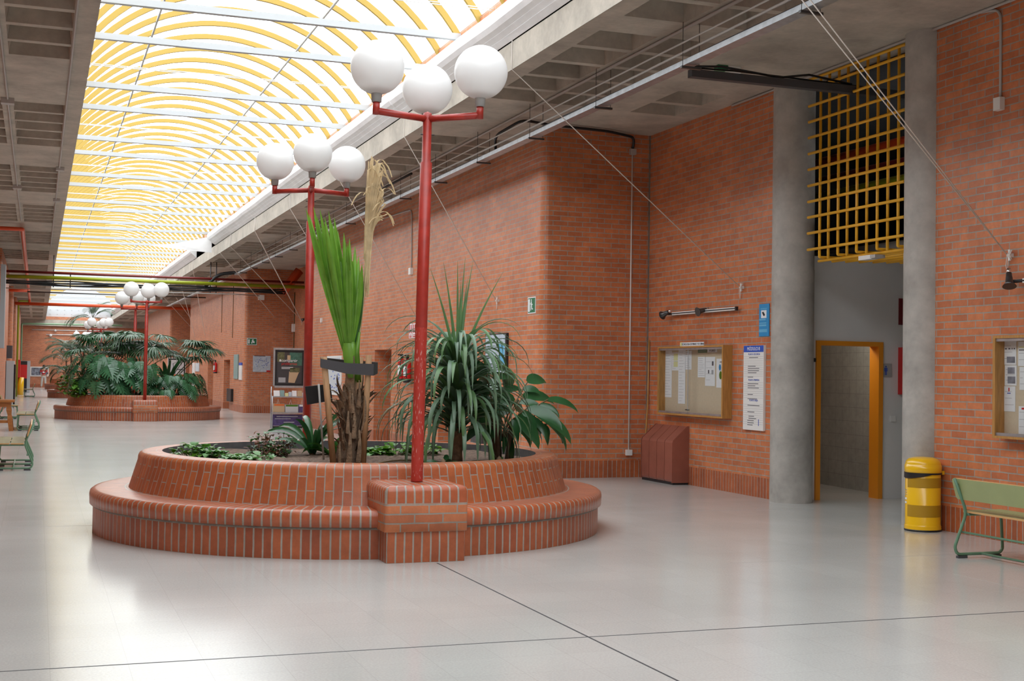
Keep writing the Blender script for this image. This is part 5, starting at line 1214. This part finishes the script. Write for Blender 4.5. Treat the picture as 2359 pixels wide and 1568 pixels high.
for nm, m_, m2, x, w_, h in (('brown paper bag with an orange top', 'poster_tan', 'poster_orange', 0, .30, .24), ('pale grey bag with a green top', 'paper_grey', 'leaf_bright', .33, .36, .22), ('purple bag with white panel', 'purple', 'paper', .71, .20, .22)):
    t2 = thing('gift_bag', nm+' on the lower shelf of the display stand', 'bag', (SX0+x+w_/2, SY-.10, .442), 'bags on the display stand')
    b = MB(); b.box(SX0+x, SX0+x+w_, SY-.14, SY-.02, .442, .442+h, 0); b.build('bag_body', m_, t2)
    b = MB(); b.box(SX0+x+.01, SX0+x+w_-.01, SY-.143, SY-.14, .442+h*.75, .442+h*.98); b.build('printed_band', m2, t2)
    b = MB(); b.tube([(SX0+x+w_*.3, SY-.13, .442+h), (SX0+x+w_*.4, SY-.13, .442+h+.13), (SX0+x+w_*.5, SY-.13, .442+h)], .006, 5); b.build('handle', 'paper', t2)
# second poster stand far right
t = thing('display_stand', 'black framed poster stand with a stick figure and orange band behind the second planter', 'stand', (7.6, 77.5, 0))
XA, XC, YY = 7.05, 7.98, 77.0
b = MB(); b.box(XA-.04, XC+.04, YY, YY+.08, .65, 2.28); b.build('poster_frame', 'white_plastic', t)
b = MB(); b.box(XA, XC, YY-.01, YY, .70, 2.22); b.build('poster_border', 'black', t)
b = MB(); b.box(XA+.07, XC-.07, YY-.014, YY-.01, 1.32, 2.15, 0); b.box(XA+.07, XC-.07, YY-.014, YY-.01, 1.20, 1.32, 1); b.box(XA+.07, XC-.07, YY-.014, YY-.01, .95, 1.20, 2); b.build('poster', ['paper', 'poster_orange', 'poster_photo'], t)
b = MB(); b.tube([(XA+.15, YY-.02, 1.42), (XA+.27, YY-.02, 1.75), (XA+.25, YY-.02, 1.95)], .018, 5); b.tube([(XA+.27, YY-.02, 1.75), (XA+.38, YY-.02, 1.36)], .018, 5); b.tube([(XA+.25, YY-.02, 1.93), (XA+.6, YY-.02, 2.12)], .008, 4); b.tube([(XA+.45, YY-.02, 1.6), (XA+.85, YY-.02, 1.62)], .02, 5); b.tube([(XA+.62, YY-.02, 1.6), (XA+.62, YY-.02, 1.36)], .008, 4); b.tube([(XA+.76, YY-.02, 1.6), (XA+.76, YY-.02, 1.36)], .008, 4)
b.build('figure', 'ink', t)
b = MB(); b.box(XA, XA+.05, YY, YY+.06, 0, .65); b.box(XC-.05, XC, YY, YY+.06, 0, .65); b.build('leg', 'galv', t)
# ================================================================== OVERHEAD PIPES
YP = 47.5
run('dark_red_pipe', [(LW+.02, YP, 4.85), (9.1, YP, 4.85)], .045, 'pipe_dark_red', 'dark red pipe crossing the hall above the green-yellow pipe', 'pipe', 'pipes crossing the hall', n=10)
run('yellow_green_pipe', [(LW+.02, YP-.1, 4.675), (9.1, YP-.1, 4.675)], .062, 'pipe_green', 'yellow-green pipe crossing the hall', 'pipe', 'pipes crossing the hall', n=12)
t = thing('cable_bundle', 'sagging black cable bundle crossing the hall under the pipes', 'cables', (3, YP, 4.5), None)
rnd = random.Random(14)
for i in range(7):
    ph = rnd.uniform(0, 6); b = MB(); zc = 4.44+.035*(i % 4); yy = YP+rnd.uniform(-.08, .06)
    b.tube([(LW+.03+k*(8.4-LW)/28, yy, zc+.03*math.sin(ph+k*.55)+(.05 if i == 5 else 0)) for k in range(29)], .026 if i < 5 else .012, 6); b.build('cable', 'black' if i != 5 else 'dark_grey', t)
run('conduit', [(LW+.02, YP-.1, 4.27), (6.7, YP-.1, 4.33), (7.75, YP-.1+1.8, 4.40)], .018, 'conduit_grey', 'thin grey conduit under the black cable bundle', 'conduit', G)
t = thing('junction_box', 'white junction box on the end wall of the far block', 'box', (7.9, 49.8, 4.3))
b = MB(); b.box(7.80, 8.02, 49.66, 49.8, 4.28, 4.47); b.build('case', 'white_plastic', t)
t = thing('pipe_hangers', 'thin hangers holding the crossing pipes', 'hangers', (3, YP, 4.5))
for x in (.45, 1.0+.0, 5.75, 5.95): b = MB(); b.tube([(x, YP+.05, 4.36), (x, YP+.05, CEIL if (x < .5 or x > 5.5) else 4.9)], .02, 6); b.build('hanger_rod', 'dark_grey', t)
b = MB(); q0, q1 = Vector((8.95, 47.6, 5.30)), Vector((8.33, 47.6, 4.45)); b.tube([q0, q1], .16, 4); tag(b.build('red_duct', 'pipe_red'), 'slanting red duct end in the dark recess', 'duct')
run('orange_pipe', [(LR+.1, 37.4, 5.30), (-.46, 37.4, 5.30), (-.46, 71.5, 5.12), (-.46, 71.5, 4.9)], .055, 'pipe_red', 'orange-red pipe turning along the left ceiling', 'pipe', 'orange-red pipes', n=10, rad=.08)
run('orange_pipe', [(LW-.0, 71.5, 4.86), (9.1, 71.5, 4.86)], .085, 'pipe_red', 'long orange-red pipe crossing the hall farther back', 'pipe', 'orange-red pipes', n=10)
run('orange_pipe', [(-.46, 56.9, 4.72), (LW+.0, 56.9, 4.72)], .06, 'pipe_red', 'short orange-red branch to the left wall', 'pipe', 'orange-red pipes', n=8)
run('sea_green_pipe', [(LW+.05, 100, 2.0), (LW+.05, 100, 4.72), (5.8, 100, 4.76)], .06, 'pipe_sea', 'pale green pipe across the far end', 'pipe', n=8, rad=.1)
run('sea_green_pipe', [(LW+.12, 76, .0), (LW+.12, 76, 5.2), (-.45, 76, 5.2)], .05, 'pipe_green', 'dark green pipe rising up the left wall', 'pipe', n=8, rad=.1)
run('conduit', [(LW+.05, 62.0, 4.66+.3), (7.3, 62, 4.96)], .03, 'metal_dark', 'thin dark bar crossing between the two pipe runs', 'conduit', G)
# ================================================================== LEFT SIDE, FAR END
b = MB(); b.box(LW, LW+.14, 44.6, 45.4, 2.2, 4.86); tag(b.build('metal_duct', 'machine_grey'), 'tall blue-grey metal duct at the left edge under the pipes', 'duct')
t = thing('vending_machine', 'tall grey machine with a black side at the left wall', 'machine', (-1.0, 55.5, 0))
b = MB(); b.box(LW+.02, -.86, 54.5, 56.4, .0, 1.84); b.build('cabinet', 'machine_grey', t)
b = MB(); b.box(-.86, -.80, 54.6, 56.3, .05, 1.70); b.build('front_panel', 'black_gloss', t)
b = MB(); b.box(LW, LW+.2, 55.5, 57.0, 1.95, 2.45); tag(b.build('wall_phone', 'dark_grey'), 'dark wall unit above the grey machine', 'phone')
b = MB(); b.box(LW, LW+.25, 79.8, 81.0, 1.0, 2.02); tag(b.build('red_cabinet', 'red_sign'), 'bright red cabinet on the left wall above the yellow column', 'cabinet')
b = MB(); b.lathe([(.001, 0), (.17, 0), (.17, 1.0), (.001, 1.02)], (LW+.28, 80.3, 0), 20); tag(b.build('litter_bin', 'bin_yellow'), 'slim yellow bin under the red cabinet', 'bin')
t = thing('vending_machine', 'far drinks machine with a red front and grey side', 'machine', (-.7, 88, 0))
b = MB(); b.box(LW, -.42, 87.5, 88.6, 0, 2.0); b.build('cabinet', 'machine_grey', t)
b = MB(); b.box(LW+.1, -.60, 87.44, 87.5, .9, 1.75, 0); b.box(LW+.1, -.60, 87.44, 87.5, .05, .9, 1); b.box(LW+.1, -.60, 87.44, 87.5, 1.75, 1.98, 1); b.build('front_panel', ['red_sign', 'black'], t)
t = thing('large_poster', 'wide blue-grey photo poster in a white frame on the far wall', 'poster', (1.0, FARY, 1.0))
qa, qb = aty(70, 844, FARY-.05), aty(112, 867, FARY-.05)
b = MB(); b.box(qa.x, qb.x, FARY-.05, FARY-.001, qb.z, qa.z); b.build('frame', 'white_plastic', t)
b = MB(); b.box(qa.x+.08, qb.x-.08, FARY-.06, FARY-.05, qb.z+.08, qa.z-.08); b.build('picture', 'poster_photo', t)
t = thing('spotlight_track', 'thin spotlight bars across the top of the far wall', 'light', (1, FARY-.6, 4.6), 'spotlight tracks on the walls')
b = MB(); b.tube([(-.5, FARY-.05, 4.62), (6, FARY-.05, 4.66)], .04, 6); b.tube([(.6, FARY-.05, 4.25), (4, FARY-.05, 4.28)], .04, 6); b.build('track', 'white_plastic', t)
b = MB()
for x in (1.3, 2.9, 4.0): b.ball((x, FARY-.15, 4.6), .1, 10, 6)
b.ball((.95, FARY-.15, 4.2), .12, 10, 6); b.build('spot_head', 'globe', t)
# ------------------------------------------------------------------ person
def skin(name, joints, edges, material, parent, lvl=1):
    me = bpy.data.meshes.new(name); me.from_pydata([Vector(j[0]) for j in joints], edges, []); me.materials.append(MT[material])
    o = bpy.data.objects.new(name, me); C.objects.link(o); o.parent = parent; ORG[o.name] = ORG[parent.name]
    md = o.modifiers.new('Skin', 'SKIN'); md.use_smooth_shade = True
    if not me.skin_vertices: me.attributes.new('x', 'FLOAT', 'POINT')
    sv = me.skin_vertices[0].data
    for i, j in enumerate(joints): sv[i].radius = (j[1], j[2] if len(j) > 2 else j[1])
    sv[0].use_root = True
    ss = o.modifiers.new('Sub', 'SUBSURF'); ss.levels = lvl; ss.render_levels = lvl
    return o
pp = atz(100, 893.5); PXX, PYY = pp.x, min(pp.y, 108.5); 
t = thing('person', 'person in a red and navy football shirt and pale trousers standing by the far poster', 'person', (PXX, PYY, 0))
J = [((0, 0, .98), .13, .09), ((0, 0, 1.20), .13, .09), ((0, 0, 1.40), .15, .09), ((0, 0, 1.50), .055), ((0, -.01, 1.60), .075, .09), ((0, -.01, 1.72), .07, .08),
     ((.18, 0, 1.42), .055), ((.27, .02, 1.15), .04), ((.24, -.12, .95), .033), ((.23, -.16, .87), .035), ((-.18, 0, 1.42), .055), ((-.27, .02, 1.15), .04), ((-.20, -.14, 1.0), .033), ((-.16, -.18, .95), .035),
     ((.10, 0, .92), .09), ((.12, -.02, .50), .065), ((.14, .02, .09), .045), ((.15, -.12, .04), .04, .03), ((-.10, 0, .92), .09), ((-.13, -.02, .50), .065), ((-.15, .02, .09), .045), ((-.16, -.12, .04), .04, .03)]
Ed = [(0, 1), (1, 2), (2, 3), (3, 4), (4, 5), (2, 6), (6, 7), (7, 8), (8, 9), (2, 10), (10, 11), (11, 12), (12, 13), (0, 14), (14, 15), (15, 16), (16, 17), (0, 18), (18, 19), (19, 20), (20, 21)]
try:
    skin('body', J, Ed, 'skin', t)
    skin('shirt', [((0, 0, .96), .155, .115), ((0, 0, 1.2), .15, .11), ((0, 0, 1.40), .165, .11), ((.19, 0, 1.41), .075), ((.25, .02, 1.22), .065), ((-.19, 0, 1.41), .075), ((-.25, .02, 1.22), .065)], [(0, 1), (1, 2), (2, 3), (3, 4), (2, 5), (5, 6)], 'shirt_red', t)
    skin('sleeves', [((.255, .02, 1.24), .06), ((.275, .02, 1.12), .058), ((.26, -.05, 1.04), .05)], [(0, 1), (1, 2)], 'shirt_navy', t)
    skin('sleeves', [((-.255, .02, 1.24), .06), ((-.275, .02, 1.12), .058), ((-.25, -.06, 1.05), .05)], [(0, 1), (1, 2)], 'shirt_navy', t)
    skin('trousers', [((0, 0, .95), .15, .11), ((.10, 0, .86), .10), ((.12, -.02, .50), .085), ((.14, .02, .10), .075), ((-.10, 0, .86), .10), ((-.13, -.02, .50), .085), ((-.15, .02, .10), .075)], [(0, 1), (1, 2), (2, 3), (0, 4), (4, 5), (5, 6)], 'trousers', t)
    b = MB(); b.ball((PXX, PYY+.015, 1.71), .105, 16, 10); b.v = [v for v in b.v]; b.build('hair', 'hair', t)
    b = MB(); b.ball((PXX, PYY-.085, 1.655), .017, 8, 6); b.ball((PXX-.035, PYY-.08, 1.69), .012, 8, 6); b.ball((PXX+.035, PYY-.08, 1.69), .012, 8, 6); b.build('face', 'skin', t)
    b = MB(); b.box(PXX-.09, PXX+.09, PYY-.125, PYY-.115, 1.18, 1.28); b.build('shirt_print', 'paper', t)
except Exception as ex:
    print('PERSON', ex)
